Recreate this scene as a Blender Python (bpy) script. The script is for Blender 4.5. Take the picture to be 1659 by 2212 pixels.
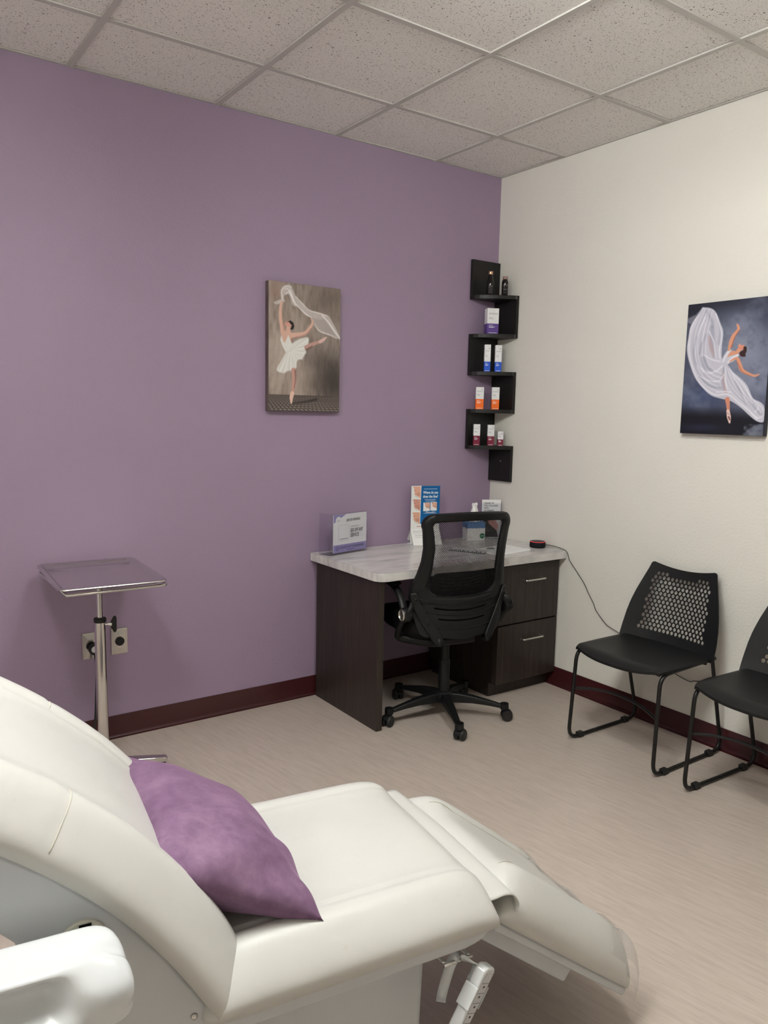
import bpy, bmesh, math, random
import numpy as np
from mathutils import Vector, Matrix
from mathutils.geometry import delaunay_2d_cdt

for _o in list(bpy.data.objects):
    bpy.data.objects.remove(_o)
SC = bpy.context.scene
C = SC.collection
R = math.radians
PI = math.pi

# ------------------------------------------------------------------ camera
CAM = (-3.1445, -3.3659, 1.4543)
YAW, PITCH, ROLL, FPX = 0.6163, -0.1277, 0.0207, 1681.145
cam_d = bpy.data.cameras.new('camera')
cam = bpy.data.objects.new('camera', cam_d)
C.objects.link(cam)
cam_d.sensor_fit = 'VERTICAL'
cam_d.sensor_height = 36.0
cam_d.sensor_width = 36.0 * 1659 / 2212
cam_d.lens = FPX * 36.0 / 2212
cam_d.clip_start = 0.05
_f = Vector((math.sin(YAW) * math.cos(PITCH), math.cos(YAW) * math.cos(PITCH), math.sin(PITCH)))
_r = Vector((math.cos(YAW), -math.sin(YAW), 0))
_u = _r.cross(_f)
_r2 = math.cos(ROLL) * _r + math.sin(ROLL) * _u
_u2 = -math.sin(ROLL) * _r + math.cos(ROLL) * _u
_m = Matrix((_r2, _u2, -_f)).transposed().to_4x4()
_m.translation = Vector(CAM)
cam.matrix_world = _m
SC.camera = cam

# ------------------------------------------------------------------ world, exposure
w = bpy.data.worlds.new('world')
SC.world = w
w.use_nodes = True
w.node_tree.nodes['Background'].inputs[0].default_value = (0.6, 0.6, 0.6, 1)
w.node_tree.nodes['Background'].inputs[1].default_value = 0.15
vs = SC.view_settings
vs.view_transform = 'Standard'
vs.look = 'None'
vs.exposure = 0.74
vs.gamma = 1.0
vs.use_curve_mapping = False
LENS = 0.15  # lens depth, increased so the glowing sides brighten ceiling and walls
LOW = 0.36  # share of glow left on the lens underside, cut to spare the chair
LIGHT_STRENGTH = 44.0           # radiance of the ceiling light diffusers
LIGHT_COLOR = (0.985, 1.0, 0.965)

# ------------------------------------------------------------------ helpers
def srgb(r, g, b):
    def c(v):
        v = v / 255.0
        return v / 12.92 if v <= 0.04045 else ((v + 0.055) / 1.055) ** 2.4
    return (c(r), c(g), c(b))

class NT:
    """tiny node-tree builder"""
    def __init__(self, name):
        self.m = bpy.data.materials.new(name)
        self.m.use_nodes = True
        self.t = self.m.node_tree
        self.b = self.t.nodes['Principled BSDF']
    def n(self, typ, **kw):
        nd = self.t.nodes.new(typ)
        for k, v in kw.items():
            if k.startswith('i_'):
                key = k[2:]
                key = int(key) if key.isdigit() else key.replace('_', ' ')
                nd.inputs[key].default_value = v
            else:
                setattr(nd, k, v)
        return nd
    def l(self, a, b):
        self.t.links.new(a, b)
    def base(self, col, rough=0.5, metal=0.0, spec=0.5):
        self.b.inputs['Base Color'].default_value = (*col, 1)
        self.b.inputs['Roughness'].default_value = rough
        self.b.inputs['Metallic'].default_value = metal
        self.b.inputs['Specular IOR Level'].default_value = spec
        return self
    def pos(self, scale=(1, 1, 1), rot=(0, 0, 0), world=True):
        if world:
            g = self.n('ShaderNodeNewGeometry').outputs['Position']
        else:
            g = self.n('ShaderNodeTexCoord').outputs['Object']
        mp = self.n('ShaderNodeMapping')
        mp.inputs['Scale'].default_value = scale
        mp.inputs['Rotation'].default_value = rot
        self.l(g, mp.inputs['Vector'])
        return mp.outputs[0]
    def noise(self, vec, scale, detail=2, rough=0.5):
        nd = self.n('ShaderNodeTexNoise')
        nd.inputs['Scale'].default_value = scale
        nd.inputs['Detail'].default_value = detail
        nd.inputs['Roughness'].default_value = rough
        self.l(vec, nd.inputs['Vector'])
        return nd.outputs['Fac']
    def ramp(self, fac, stops):
        r = self.n('ShaderNodeValToRGB')
        e = r.color_ramp.elements
        while len(e) > 1:
            e.remove(e[-1])
        e[0].position = stops[0][0]
        e[0].color = (*stops[0][1], 1)
        for p, c in stops[1:]:
            k = e.new(p)
            k.color = (*c, 1)
        self.l(fac, r.inputs[0])
        return r.outputs[0]
    def mix(self, fac, a, b, mode='MIX'):
        x = self.n('ShaderNodeMix', data_type='RGBA', blend_type=mode)
        for sock, v in ((x.inputs[0], fac), (x.inputs[6], a), (x.inputs[7], b)):
            if hasattr(v, 'is_output'):
                self.l(v, sock)
            elif isinstance(v, tuple):
                sock.default_value = (*v, 1)
            else:
                sock.default_value = v
        return x.outputs[2]
    def bump(self, h, strength=0.2, dist=0.001):
        b = self.n('ShaderNodeBump')
        b.inputs['Strength'].default_value = strength
        b.inputs['Distance'].default_value = dist
        self.l(h, b.inputs['Height'])
        self.l(b.outputs[0], self.b.inputs['Normal'])
    def color(self, sock):
        self.l(sock, self.b.inputs['Base Color'])

def simple(name, col, rough=0.5, metal=0.0, spec=0.5, var=0.06, scale=8, bump=0.0, bscale=300):
    """plain material with a slight procedural tone variation and optional fine relief"""
    t = NT(name).base(col, rough, metal, spec)
    p = t.pos(world=False)
    f = t.noise(p, scale, 3)
    lo = tuple(c * (1 - var) for c in col)
    hi = tuple(min(1, c * (1 + var)) for c in col)
    t.color(t.ramp(f, [(0.3, lo), (0.7, hi)]))
    if bump:
        t.bump(t.noise(p, bscale, 2), bump, 0.001)
    return t.m

M = {}
# walls: rolled orange-peel paint
def wallmat(name, col, rough):
    t = NT(name).base(col, rough, 0, 0.35)
    p = t.pos()
    f = t.noise(p, 1.3, 2)
    t.color(t.ramp(f, [(0.3, tuple(c * 0.975 for c in col)), (0.7, tuple(c * 1.02 for c in col))]))
    n1 = t.noise(p, 95, 3, 0.55)
    t.bump(n1, 0.42, 0.004)
    return t.m
M['purple'] = wallmat('purple_paint', srgb(157, 137, 161), 0.50)
M['white_wall'] = wallmat('cream_paint', srgb(226, 223, 215), 0.55)

def floormat():
    t = NT('sheet_vinyl').base(srgb(190, 176, 162), 0.32, 0, 0.45)
    def streak(lx, ly):
        g = t.n('ShaderNodeNewGeometry').outputs['Position']
        mp = t.n('ShaderNodeMapping', vector_type='TEXTURE')
        mp.inputs['Scale'].default_value = (lx, ly, 1)
        mp.inputs['Rotation'].default_value = (0, 0, R(-80))
        t.l(g, mp.inputs['Vector'])
        return mp.outputs[0]
    f1 = t.noise(streak(.16, .016), 1.0, 4, 0.6)
    f2 = t.noise(streak(.055, .0032), 1.0, 3, 0.6)
    p3 = t.pos((1.2, 1.2, 1))
    f3 = t.noise(p3, 1.5, 2)
    c1 = t.ramp(f1, [(0.25, srgb(182, 169, 159)), (0.5, srgb(194, 181, 170)), (0.75, srgb(203, 190, 180))])
    c2 = t.ramp(f2, [(0.28, (0.80, 0.79, 0.78)), (0.42, (0.97, 0.97, 0.97)), (0.7, (1.02, 1.02, 1.02))])
    c = t.mix(1.0, c1, c2, 'MULTIPLY')
    t.color(t.mix(1.0, c, t.ramp(f3, [(0.3, (0.97, 0.97, 0.97)), (0.7, (1.02, 1.02, 1.02))]), 'MULTIPLY'))
    t.bump(f2, 0.06, 0.001)
    return t.m
M['floor'] = floormat()

def tilemat():
    t = NT('mineral_fibre_tile').base(srgb(240, 236, 231), 0.9, 0, 0.1)
    p = t.pos((1, 1, 1))
    d = t.n('ShaderNodeTexNoise'); d.inputs['Scale'].default_value = 60; d.inputs['Detail'].default_value = 2
    t.l(p, d.inputs['Vector'])
    mx = t.n('ShaderNodeMix', data_type='VECTOR'); mx.inputs[0].default_value = 0.02
    t.l(p, mx.inputs[4]); t.l(d.outputs['Color'], mx.inputs[5])
    n1 = t.noise(mx.outputs[1], 170, 1, 0.5)
    n2 = t.noise(p, 380, 1, 0.5)
    c1 = t.ramp(n1, [(0.29, srgb(122, 115, 108)), (0.36, srgb(240, 237, 233))])
    c2 = t.ramp(n2, [(0.26, (0.50, 0.49, 0.48)), (0.35, (1, 1, 1))])
    t.color(t.mix(1.0, c1, c2, 'MULTIPLY'))
    h = t.ramp(n1, [(0.27, (0, 0, 0)), (0.36, (1, 1, 1))])
    t.bump(h, 0.4, 0.003)
    return t.m
M['tile'] = tilemat()
M['tee'] = simple('painted_tee', srgb(196, 193, 188), 0.45, 0, 0.3, 0.02)
M['maroon'] = simple('maroon_cove_base', srgb(62, 24, 27), 0.28, 0, 0.5, 0.08, 5, 0.05, 60)

def woodmat():
    t = NT('dark_wood_laminate').base(srgb(48, 38, 34), 0.42, 0, 0.4)
    p = t.pos((60, 60, 2.2))
    f = t.noise(p, 1.0, 4, 0.6)
    p2 = t.pos((260, 260, 5))
    f2 = t.noise(p2, 1.0, 2, 0.5)
    c = t.ramp(f, [(0.3, srgb(32, 27, 25)), (0.55, srgb(47, 40, 36)), (0.75, srgb(62, 53, 47))])
    t.color(t.mix(0.35, c, t.ramp(f2, [(0.35, srgb(34, 28, 25)), (0.65, srgb(70, 58, 50))])))
    t.bump(f2, 0.08, 0.0006)
    return t.m
M['wood'] = woodmat()
def shelfmat():
    t = NT('black_wood_veneer').base(srgb(30, 27, 25), 0.45, 0, 0.4)
    p = t.pos((120, 120, 4))
    f = t.noise(p, 1.0, 3, 0.6)
    t.color(t.ramp(f, [(0.3, srgb(14, 13, 12)), (0.7, srgb(30, 27, 26))]))
    return t.m
M['shelf'] = shelfmat()

def marblemat():
    t = NT('marbled_laminate').base(srgb(215, 212, 208), 0.22, 0, 0.5)
    p = t.pos((1.6, 7.5, 3), (0, 0, R(12)))
    d = t.noise(p, 1.4, 4, 0.6)
    f = t.noise(p, 2.2, 6, 0.65)
    c = t.ramp(f, [(0.25, srgb(168, 167, 168)), (0.42, srgb(205, 203, 201)), (0.6, srgb(228, 225, 221)), (0.8, srgb(196, 192, 190))])
    t.color(t.mix(1.0, c, t.ramp(d, [(0.3, (0.9, 0.9, 0.91)), (0.6, (1.0, 1.0, 1.0))]), 'MULTIPLY'))
    return t.m
M['marble'] = marblemat()
M['seamline'] = simple('dark_laminate_seam', srgb(70, 66, 62), 0.5)
M['black'] = simple('black_plastic', srgb(17, 18, 19), 0.45, 0, 0.35, 0.08, 6, 0.05, 500)
M['black_soft'] = simple('black_upholstery', srgb(13, 13, 14), 0.8, 0, 0.2, 0.1, 30, 0.25, 700)
M['black_shell'] = simple('black_polypropylene', srgb(19, 20, 21), 0.5, 0, 0.35, 0.05, 6, 0.12, 900)
M['black_tube'] = simple('black_powder_coat', srgb(15, 15, 16), 0.35, 0, 0.45, 0.05)
M['thread'] = simple('black_mesh_thread', srgb(15, 15, 16), 0.75, 0, 0.2)
M['dark_gap'] = simple('deep_black', srgb(12, 12, 12), 0.8, 0, 0.1)

def metal(name, col, rough, aniso=None):
    t = NT(name).base(col, rough, 1.0)
    p = t.pos(aniso or (6, 6, 6), world=False)
    f = t.noise(p, 1.0, 3)
    r = t.ramp(f, [(0.3, (rough * 0.85,) * 3), (0.7, (min(1, rough * 1.15),) * 3)])
    t.l(r, t.b.inputs['Roughness'])
    return t.m
M['chrome'] = metal('chrome', (0.72, 0.71, 0.69), 0.09)
M['steel'] = metal('brushed_steel', (0.60, 0.585, 0.56), 0.24, (3, 120, 3))
M['tray_steel'] = metal('tray_steel', (0.62, 0.60, 0.59), 0.20, (140, 3, 3))
M['nickel'] = metal('satin_nickel', (0.66, 0.64, 0.60), 0.30)

def vinyl():
    col = srgb(232, 230, 223)
    t = NT('white_vinyl').base(col, 0.38, 0, 0.4)
    p = t.pos(world=False)
    f = t.noise(p, 4, 3)
    f2 = t.noise(p, 34, 4, 0.7)
    c = t.ramp(f, [(0.3, srgb(203, 202, 197)), (0.7, srgb(210, 209, 205))])
    c = t.mix(1.0, c, t.ramp(f2, [(0.22, (0.93, 0.92, 0.87)), (0.38, (1, 1, 1))]), 'MULTIPLY')
    t.color(c)
    t.bump(t.noise(p, 650, 2), 0.10, 0.0006)
    return t.m
M['vinyl'] = vinyl()
M['seam'] = simple('vinyl_piping', srgb(196, 192, 180), 0.5, 0, 0.3)
M['gloss_white'] = simple('glossy_white_plastic', srgb(214, 217, 219), 0.16, 0, 0.5, 0.01)
M['shell_white'] = simple('white_shell_plastic', srgb(200, 203, 206), 0.30, 0, 0.5, 0.015)
M['cream_plastic'] = simple('cream_plastic', srgb(214, 212, 198), 0.4)
M['paper'] = simple('white_paper', srgb(238, 238, 236), 0.6, 0, 0.3, 0.015)
M['paper_grey'] = simple('pale_grey_paper', srgb(205, 206, 208), 0.6, 0, 0.3, 0.03)
M['ink'] = simple('black_ink', srgb(28, 28, 32), 0.6)
M['ink_grey'] = simple('grey_ink', srgb(120, 122, 126), 0.6)
M['ink_gold'] = simple('dark_gold_ink', srgb(92, 84, 50), 0.6)
M['ink_navy'] = simple('navy_ink', srgb(48, 42, 92), 0.6)
M['ink_red'] = simple('red_ink', srgb(190, 96, 80), 0.6)
M['ink_white'] = simple('white_ink', srgb(244, 246, 248), 0.55)
M['lilac'] = simple('lilac_print', srgb(150, 140, 192), 0.5, 0, 0.4, 0.02)
M['box_white'] = simple('white_carton', srgb(232, 232, 233), 0.45, 0, 0.4, 0.01)
M['box_purple'] = simple('purple_carton', srgb(92, 66, 140), 0.45, 0, 0.4, 0.02)
M['box_blue'] = simple('blue_carton', srgb(20, 84, 205), 0.45, 0, 0.4, 0.02)
M['box_orange'] = simple('orange_carton', srgb(246, 110, 20), 0.45, 0, 0.4, 0.02)
M['box_maroon'] = simple('maroon_carton', srgb(122, 24, 56), 0.45, 0, 0.4, 0.02)
M['bottle'] = simple('dark_brown_glass', srgb(16, 11, 12), 0.08, 0, 0.5, 0.02)
M['copper'] = metal('copper_cap', (0.68, 0.42, 0.28), 0.35)
M['taupe_cap'] = simple('taupe_cap', srgb(150, 122, 116), 0.4)
M['speaker_fabric'] = simple('charcoal_fabric', srgb(26, 28, 32), 0.85, 0, 0.2, 0.1, 40, 0.3, 900)
M['green_print'] = simple('green_print', srgb(20, 112, 78), 0.5)
M['blue_print'] = simple('tissue_box_blue', srgb(92, 128, 178), 0.5)
M['rubber'] = simple('black_rubber', srgb(22, 22, 22), 0.6)

def emit(name, col, s):
    t = NT(name).base(col, 0.5)
    t.b.inputs['Emission Color'].default_value = (*col, 1)
    t.b.inputs['Emission Strength'].default_value = s
    return t.m
M['diffuser'] = emit('light_diffuser', LIGHT_COLOR, LIGHT_STRENGTH)
M['diffuser_low'] = emit('dimmed_lens_underside', LIGHT_COLOR, LIGHT_STRENGTH * LOW)  # weaker glow for the lens underside, added to balance the light
M['red_ring'] = emit('red_light_ring', srgb(235, 60, 72), 0.35)

def clearmat(name, tint, ior=1.45, rough=0.04, haze=0.0):
    m = bpy.data.materials.new(name)
    m.use_nodes = True
    t = m.node_tree
    for n in list(t.nodes):
        if n.type == 'BSDF_PRINCIPLED':
            t.nodes.remove(n)
    out = [n for n in t.nodes if n.type == 'OUTPUT_MATERIAL'][0]
    tr = t.nodes.new('ShaderNodeBsdfTransparent')
    tr.inputs[0].default_value = (*tint, 1)
    gl = t.nodes.new('ShaderNodeBsdfGlossy')
    gl.inputs['Roughness'].default_value = rough
    lw = t.nodes.new('ShaderNodeLayerWeight')
    lw.inputs[0].default_value = 0.5
    pw_ = t.nodes.new('ShaderNodeMath'); pw_.operation = 'POWER'
    pw_.inputs[1].default_value = 4.0
    t.links.new(lw.outputs['Facing'], pw_.inputs[0])
    fr = t.nodes.new('ShaderNodeMath'); fr.operation = 'MULTIPLY_ADD'
    fr.inputs[1].default_value = 0.5
    fr.inputs[2].default_value = 0.035
    t.links.new(pw_.outputs[0], fr.inputs[0])
    mx = t.nodes.new('ShaderNodeMixShader')
    t.links.new(fr.outputs[0], mx.inputs[0])
    t.links.new(tr.outputs[0], mx.inputs[1])
    t.links.new(gl.outputs[0], mx.inputs[2])
    last = mx
    if haze:
        df = t.nodes.new('ShaderNodeBsdfDiffuse')
        df.inputs[0].default_value = (0.9, 0.9, 0.9, 1)
        m2 = t.nodes.new('ShaderNodeMixShader')
        m2.inputs[0].default_value = haze
        t.links.new(mx.outputs[0], m2.inputs[1])
        t.links.new(df.outputs[0], m2.inputs[2])
        last = m2
    t.links.new(last.outputs[0], out.inputs[0])
    return m
M['acrylic'] = clearmat('clear_acrylic', (0.94, 0.94, 0.96))
M['clear_vinyl'] = clearmat('clear_vinyl_sheet', (0.96, 0.96, 0.955), 1.4, 0.10, 0.17)

def velvet():
    t = NT('mauve_velvet').base(srgb(138, 96, 136), 0.75, 0, 0.2)
    p = t.pos((1, 1, 1), world=False)
    f = t.noise(p, 9, 5, 0.65)
    f2 = t.noise(p, 45, 3, 0.6)
    c = t.ramp(f, [(0.32, srgb(108, 80, 108)), (0.52, srgb(122, 93, 122)), (0.72, srgb(146, 116, 142))])
    t.color(t.mix(0.18, c, t.ramp(f2, [(0.3, srgb(94, 66, 94)), (0.7, srgb(164, 132, 158))])))
    t.b.inputs['Sheen Weight'].default_value = 0.35
    t.b.inputs['Sheen Roughness'].default_value = 0.35
    t.b.inputs['Sheen Tint'].default_value = (*srgb(220, 180, 215), 1)
    t.bump(t.noise(p, 900, 2), 0.15, 0.0006)
    return t.m
M['velvet'] = velvet()

def printmat(name, rough=0.55):
    t = NT(name).base((1, 1, 1), rough, 0, 0.3)
    a = t.n('ShaderNodeVertexColor', layer_name='ink')
    p = t.pos(world=False)
    f = t.noise(p, 900, 2)
    t.color(t.mix(1.0, a.outputs[0], t.ramp(f, [(0.3, (0.97, 0.97, 0.97)), (0.7, (1.02, 1.02, 1.02))]), 'MULTIPLY'))
    return t.m
M['print'] = printmat('printed_canvas')
M['print_gloss'] = printmat('printed_card', 0.35)

# ---- object builders
def link(o, parent=None):
    C.objects.link(o)
    if parent is not None:
        o.parent = parent
    return o

def empty(name, label, cat, loc=(0, 0, 0), rz=0.0, group=None):
    o = bpy.data.objects.new(name, None)
    o.empty_display_size = 0.05
    o.location = loc
    o.rotation_euler = (0, 0, rz)
    link(o)
    tag(o, label, cat, group)
    return o

def tag(o, label=None, cat=None, group=None, kind=None):
    if label: o['label'] = label
    if cat: o['category'] = cat
    if group: o['group'] = group
    if kind: o['kind'] = kind
    return o

def mesh(name, verts, faces, mat, parent=None, smooth=False, bevel=0.0, segs=2, auto=None):
    me = bpy.data.meshes.new(name)
    me.from_pydata([tuple(v) for v in verts], [], [tuple(f) for f in faces])
    me.update()
    mats = mat if isinstance(mat, (list, tuple)) else [mat]
    for m_ in mats:
        me.materials.append(m_)
    if smooth:
        me.polygons.foreach_set('use_smooth', [True] * len(me.polygons))
        if auto:
            try:
                me.set_sharp_from_angle(angle=R(auto))
            except Exception:
                pass
    o = bpy.data.objects.new(name, me)
    link(o, parent)
    if bevel:
        b = o.modifiers.new('bevel', 'BEVEL')
        b.width = bevel
        b.segments = segs
        b.limit_method = 'ANGLE'
        b.angle_limit = R(40)
        b.harden_normals = False
    return o

class MB:
    """collects geometry for ONE mesh object"""
    def __init__(self):
        self.v, self.f, self.mi = [], [], []
    def add(self, verts, faces, mi=0):
        k = len(self.v)
        self.v += [tuple(p) for p in verts]
        self.f += [tuple(i + k for i in f) for f in faces]
        self.mi += [mi] * len(faces)
        return self
    def box(self, x0, x1, y0, y1, z0, z1, mi=0):
        x0, x1 = min(x0, x1), max(x0, x1); y0, y1 = min(y0, y1), max(y0, y1); z0, z1 = min(z0, z1), max(z0, z1)
        v = [(x0, y0, z0), (x1, y0, z0), (x1, y1, z0), (x0, y1, z0), (x0, y0, z1), (x1, y0, z1), (x1, y1, z1), (x0, y1, z1)]
        f = [(0, 3, 2, 1), (4, 5, 6, 7), (0, 1, 5, 4), (1, 2, 6, 5), (2, 3, 7, 6), (3, 0, 4, 7)]
        return self.add(v, f, mi)
    def prism(self, poly, fn, d0, d1, mi=0):
        """poly: 2D points; fn(a,b,d) -> 3D"""
        n = len(poly)
        v = [fn(a, b, d0) for a, b in poly] + [fn(a, b, d1) for a, b in poly]
        f = [tuple(range(n))[::-1], tuple(range(n, 2 * n))]
        f += [(i, (i + 1) % n, n + (i + 1) % n, n + i) for i in range(n)]
        return self.add(v, f, mi)
    def tube(self, pts, r, seg=10, closed=False, mi=0, cap=True, flat=None):
        pts = [Vector(p) for p in pts]
        n = len(pts)
        rs = r if isinstance(r, (list, tuple)) else [r] * n
        T = []
        for i in range(n):
            a = pts[(i - 1) % n] if (closed or i > 0) else pts[i]
            b = pts[(i + 1) % n] if (closed or i < n - 1) else pts[i]
            T.append((b - a).normalized())
        up = Vector((0, 0, 1))
        if abs(T[0].dot(up)) > 0.9:
            up = Vector((1, 0, 0))
        N = (up - T[0] * up.dot(T[0])).normalized()
        v = []
        for i in range(n):
            N = (N - T[i] * N.dot(T[i])).normalized()
            B = T[i].cross(N)
            for k in range(seg):
                a = 2 * PI * k / seg
                sx, sy = (1, 1) if flat is None else flat
                v.append(pts[i] + N * (rs[i] * sx * math.cos(a)) + B * (rs[i] * sy * math.sin(a)))
        f = []
        m_ = n if closed else n - 1
        for i in range(m_):
            j = (i + 1) % n
            for k in range(seg):
                k2 = (k + 1) % seg
                f.append((i * seg + k, i * seg + k2, j * seg + k2, j * seg + k))
        if cap and not closed:
            f.append(tuple(range(seg))[::-1])
            f.append(tuple((n - 1) * seg + k for k in range(seg)))
        return self.add(v, f, mi)
    def lathe(self, prof, seg=24, fn=None, mi=0, caps=True):
        """prof: (r,z) list along the z axis; fn maps a local point"""
        fn = fn or (lambda x, y, z: (x, y, z))
        v = []
        for r_, z in prof:
            for k in range(seg):
                a = 2 * PI * k / seg
                v.append(fn(r_ * math.cos(a), r_ * math.sin(a), z))
        f = []
        for i in range(len(prof) - 1):
            for k in range(seg):
                k2 = (k + 1) % seg
                f.append((i * seg + k, i * seg + k2, (i + 1) * seg + k2, (i + 1) * seg + k))
        if caps:
            f.append(tuple(range(seg))[::-1])
            f.append(tuple((len(prof) - 1) * seg + k for k in range(seg)))
        return self.add(v, f, mi)
    def grid(self, fn, na, nb, mi=0, closed_a=False):
        v = [fn(i / (na if closed_a else na - 1), j / (nb - 1)) for i in range(na) for j in range(nb)]
        f = []
        for i in range(na if closed_a else na - 1):
            i2 = (i + 1) % na
            for j in range(nb - 1):
                f.append((i * nb + j, i2 * nb + j, i2 * nb + j + 1, i * nb + j + 1))
        return self.add(v, f, mi)
    def build(self, name, mat, parent=None, smooth=False, bevel=0.0, segs=2, auto=None):
        o = mesh(name, self.v, self.f, mat, parent, smooth, bevel, segs, auto)
        if any(self.mi):
            o.data.polygons.foreach_set('material_index', self.mi)
        bm = bmesh.new()
        bm.from_mesh(o.data)
        bmesh.ops.recalc_face_normals(bm, faces=bm.faces)
        bm.to_mesh(o.data)
        bm.free()
        return o

def arc(cx, cy, r, a0, a1, n):
    return [(cx + r * math.cos(R(a0 + (a1 - a0) * i / n)), cy + r * math.sin(R(a0 + (a1 - a0) * i / n))) for i in range(n + 1)]

def rrect(x0, x1, y0, y1, r, n=5):
    return arc(x1 - r, y1 - r, r, 0, 90, n) + arc(x0 + r, y1 - r, r, 90, 180, n) + arc(x0 + r, y0 + r, r, 180, 270, n) + arc(x1 - r, y0 + r, r, 270, 360, n)

def fillet(pts, radii, n=6):
    """round the corners of a 3D polyline"""
    pts = [Vector(p) for p in pts]
    out = [pts[0]]
    for i in range(1, len(pts) - 1):
        r = radii[i] if isinstance(radii, (list, tuple)) else radii
        if r <= 0:
            out.append(pts[i]); continue
        a = (pts[i - 1] - pts[i]); b = (pts[i + 1] - pts[i])
        d = min(r, a.length * 0.49, b.length * 0.49)
        p0 = pts[i] + a.normalized() * d
        p1 = pts[i] + b.normalized() * d
        for k in range(n + 1):
            t = k / n
            out.append(p0 * (1 - t) ** 2 + pts[i] * 2 * t * (1 - t) + p1 * t ** 2)
    out.append(pts[-1])
    return out

def smooth_path(pts, n=8):
    """Catmull-Rom through points"""
    P = [Vector(p) for p in pts]
    P = [P[0] * 2 - P[1]] + P + [P[-1] * 2 - P[-2]]
    out = []
    for i in range(1, len(P) - 2):
        for k in range(n):
            t = k / n
            a, b, c, d = P[i - 1], P[i], P[i + 1], P[i + 2]
            out.append(0.5 * ((2 * b) + (c - a) * t + (2 * a - 5 * b + 4 * c - d) * t * t + (3 * b - a - 3 * c + d) * t ** 3))
    out.append(P[-2])
    return out

def text(name, s, mat, parent, origin, right, up, width=None, height=None, align='LEFT', off=0.0, bold=0.0, kind_stuff=False):
    """flat lettering as a mesh; origin = baseline start, scaled to fit width and/or cap height"""
    cu = bpy.data.curves.new(name, 'FONT')
    cu.body = s
    cu.size = 1.0
    cu.resolution_u = 2
    if bold:
        cu.offset = bold
    t = bpy.data.objects.new(name, cu)
    C.objects.link(t)
    dg = bpy.context.evaluated_depsgraph_get()
    me = bpy.data.meshes.new_from_object(t.evaluated_get(dg))
    bpy.data.objects.remove(t)
    bpy.data.curves.remove(cu)
    n = len(me.vertices)
    co = np.empty(n * 3)
    me.vertices.foreach_get('co', co)
    co = co.reshape(-1, 3)
    x0, x1 = co[:, 0].min(), co[:, 0].max()
    capw, caph = x1 - x0, 0.73
    sy = (height / caph) if height else (width / capw)
    sx = (width / capw) if width else sy
    X = (co[:, 0] - x0) * sx
    if align == 'CENTER':
        X = X - X.max() / 2
    Y = co[:, 1] * sy
    o_, r_, u_ = (np.array(k, float) for k in (origin, right, up))
    r_ = r_ / np.linalg.norm(r_); u_ = u_ / np.linalg.norm(u_)
    nn = np.cross(r_, u_)
    W_ = o_ + X[:, None] * r_ + Y[:, None] * u_ + nn * off
    me.vertices.foreach_set('co', W_.ravel())
    me.name = name
    me.materials.clear()
    me.materials.append(mat)
    me.update()
    o = bpy.data.objects.new(name, me)
    link(o, parent)
    return o

def copy_tree(o, parent=None):
    c = o.copy()
    C.objects.link(c)
    c.parent = parent
    for ch in list(o.children):
        copy_tree(ch, c)
    return c

def cdt_plate(name, outline, holes, fn, mat, parent, thick, steiner=None, smooth=True, bevel=0.0):
    """flat outline with holes -> triangulated, mapped to a curved surface fn(a,b)->(point, normal), with thickness"""
    pts, faces = [], []
    def addloop(lp):
        k = len(pts)
        pts.extend(Vector(p) for p in lp)
        return list(range(k, k + len(lp)))
    faces.append(addloop(outline))
    hl = []
    for h in holes:
        hl.append(addloop(h))
    if steiner:
        pts.extend(Vector(p) for p in steiner)
    edges = []
    for lp in [faces[0]] + hl:
        edges += [(lp[i], lp[(i + 1) % len(lp)]) for i in range(len(lp))]
    res = delaunay_2d_cdt(pts, edges, [faces[0]] + hl, 0, 1e-6)
    V2, _, F2, _, _, of = res
    keep = [f for f, o_ in zip(F2, of) if 0 in o_ and len(o_) == 1]
    used = sorted({i for f in keep for i in f})
    ix = {u: i for i, u in enumerate(used)}
    keep = [tuple(ix[i] for i in f) for f in keep]
    P, N = [], []
    for u in used:
        p, n = fn(V2[u].x, V2[u].y)
        P.append(Vector(p)); N.append(Vector(n))
    nv = len(P)
    verts = [p + n * (thick / 2) for p, n in zip(P, N)] + [p - n * (thick / 2) for p, n in zip(P, N)]
    F = list(keep) + [tuple(i + nv for i in f[::-1]) for f in keep]
    cnt = {}
    for f in keep:
        for i in range(len(f)):
            e = (f[i], f[(i + 1) % len(f)])
            cnt[e] = cnt.get(e, 0) + 1
    for (a, b) in list(cnt):
        if (b, a) not in cnt:
            F.append((b, a, a + nv, b + nv))
    mb = MB().add(verts, F)
    return mb.build(name, mat, parent, smooth=smooth, auto=35, bevel=bevel)

# ---- flat prints: colours painted onto a fine grid of vertices
def vnoise(x, y, seed=0):
    rs = np.random.RandomState(seed)
    g = rs.rand(64, 64)
    xi, yi = np.floor(x).astype(int), np.floor(y).astype(int)
    fx, fy = x - xi, y - yi
    fx, fy = fx * fx * (3 - 2 * fx), fy * fy * (3 - 2 * fy)
    a = g[yi % 64, xi % 64]; b = g[yi % 64, (xi + 1) % 64]
    c = g[(yi + 1) % 64, xi % 64]; d = g[(yi + 1) % 64, (xi + 1) % 64]
    return (a * (1 - fx) + b * fx) * (1 - fy) + (c * (1 - fx) + d * fx) * fy

def fbm(x, y, seed=0, octs=4):
    s = 0; a = 0.5
    for k in range(octs):
        s = s + a * vnoise(x * 2 ** k, y * 2 ** k, seed + k); a *= 0.5
    return s / (1 - 0.5 ** octs)

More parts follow.
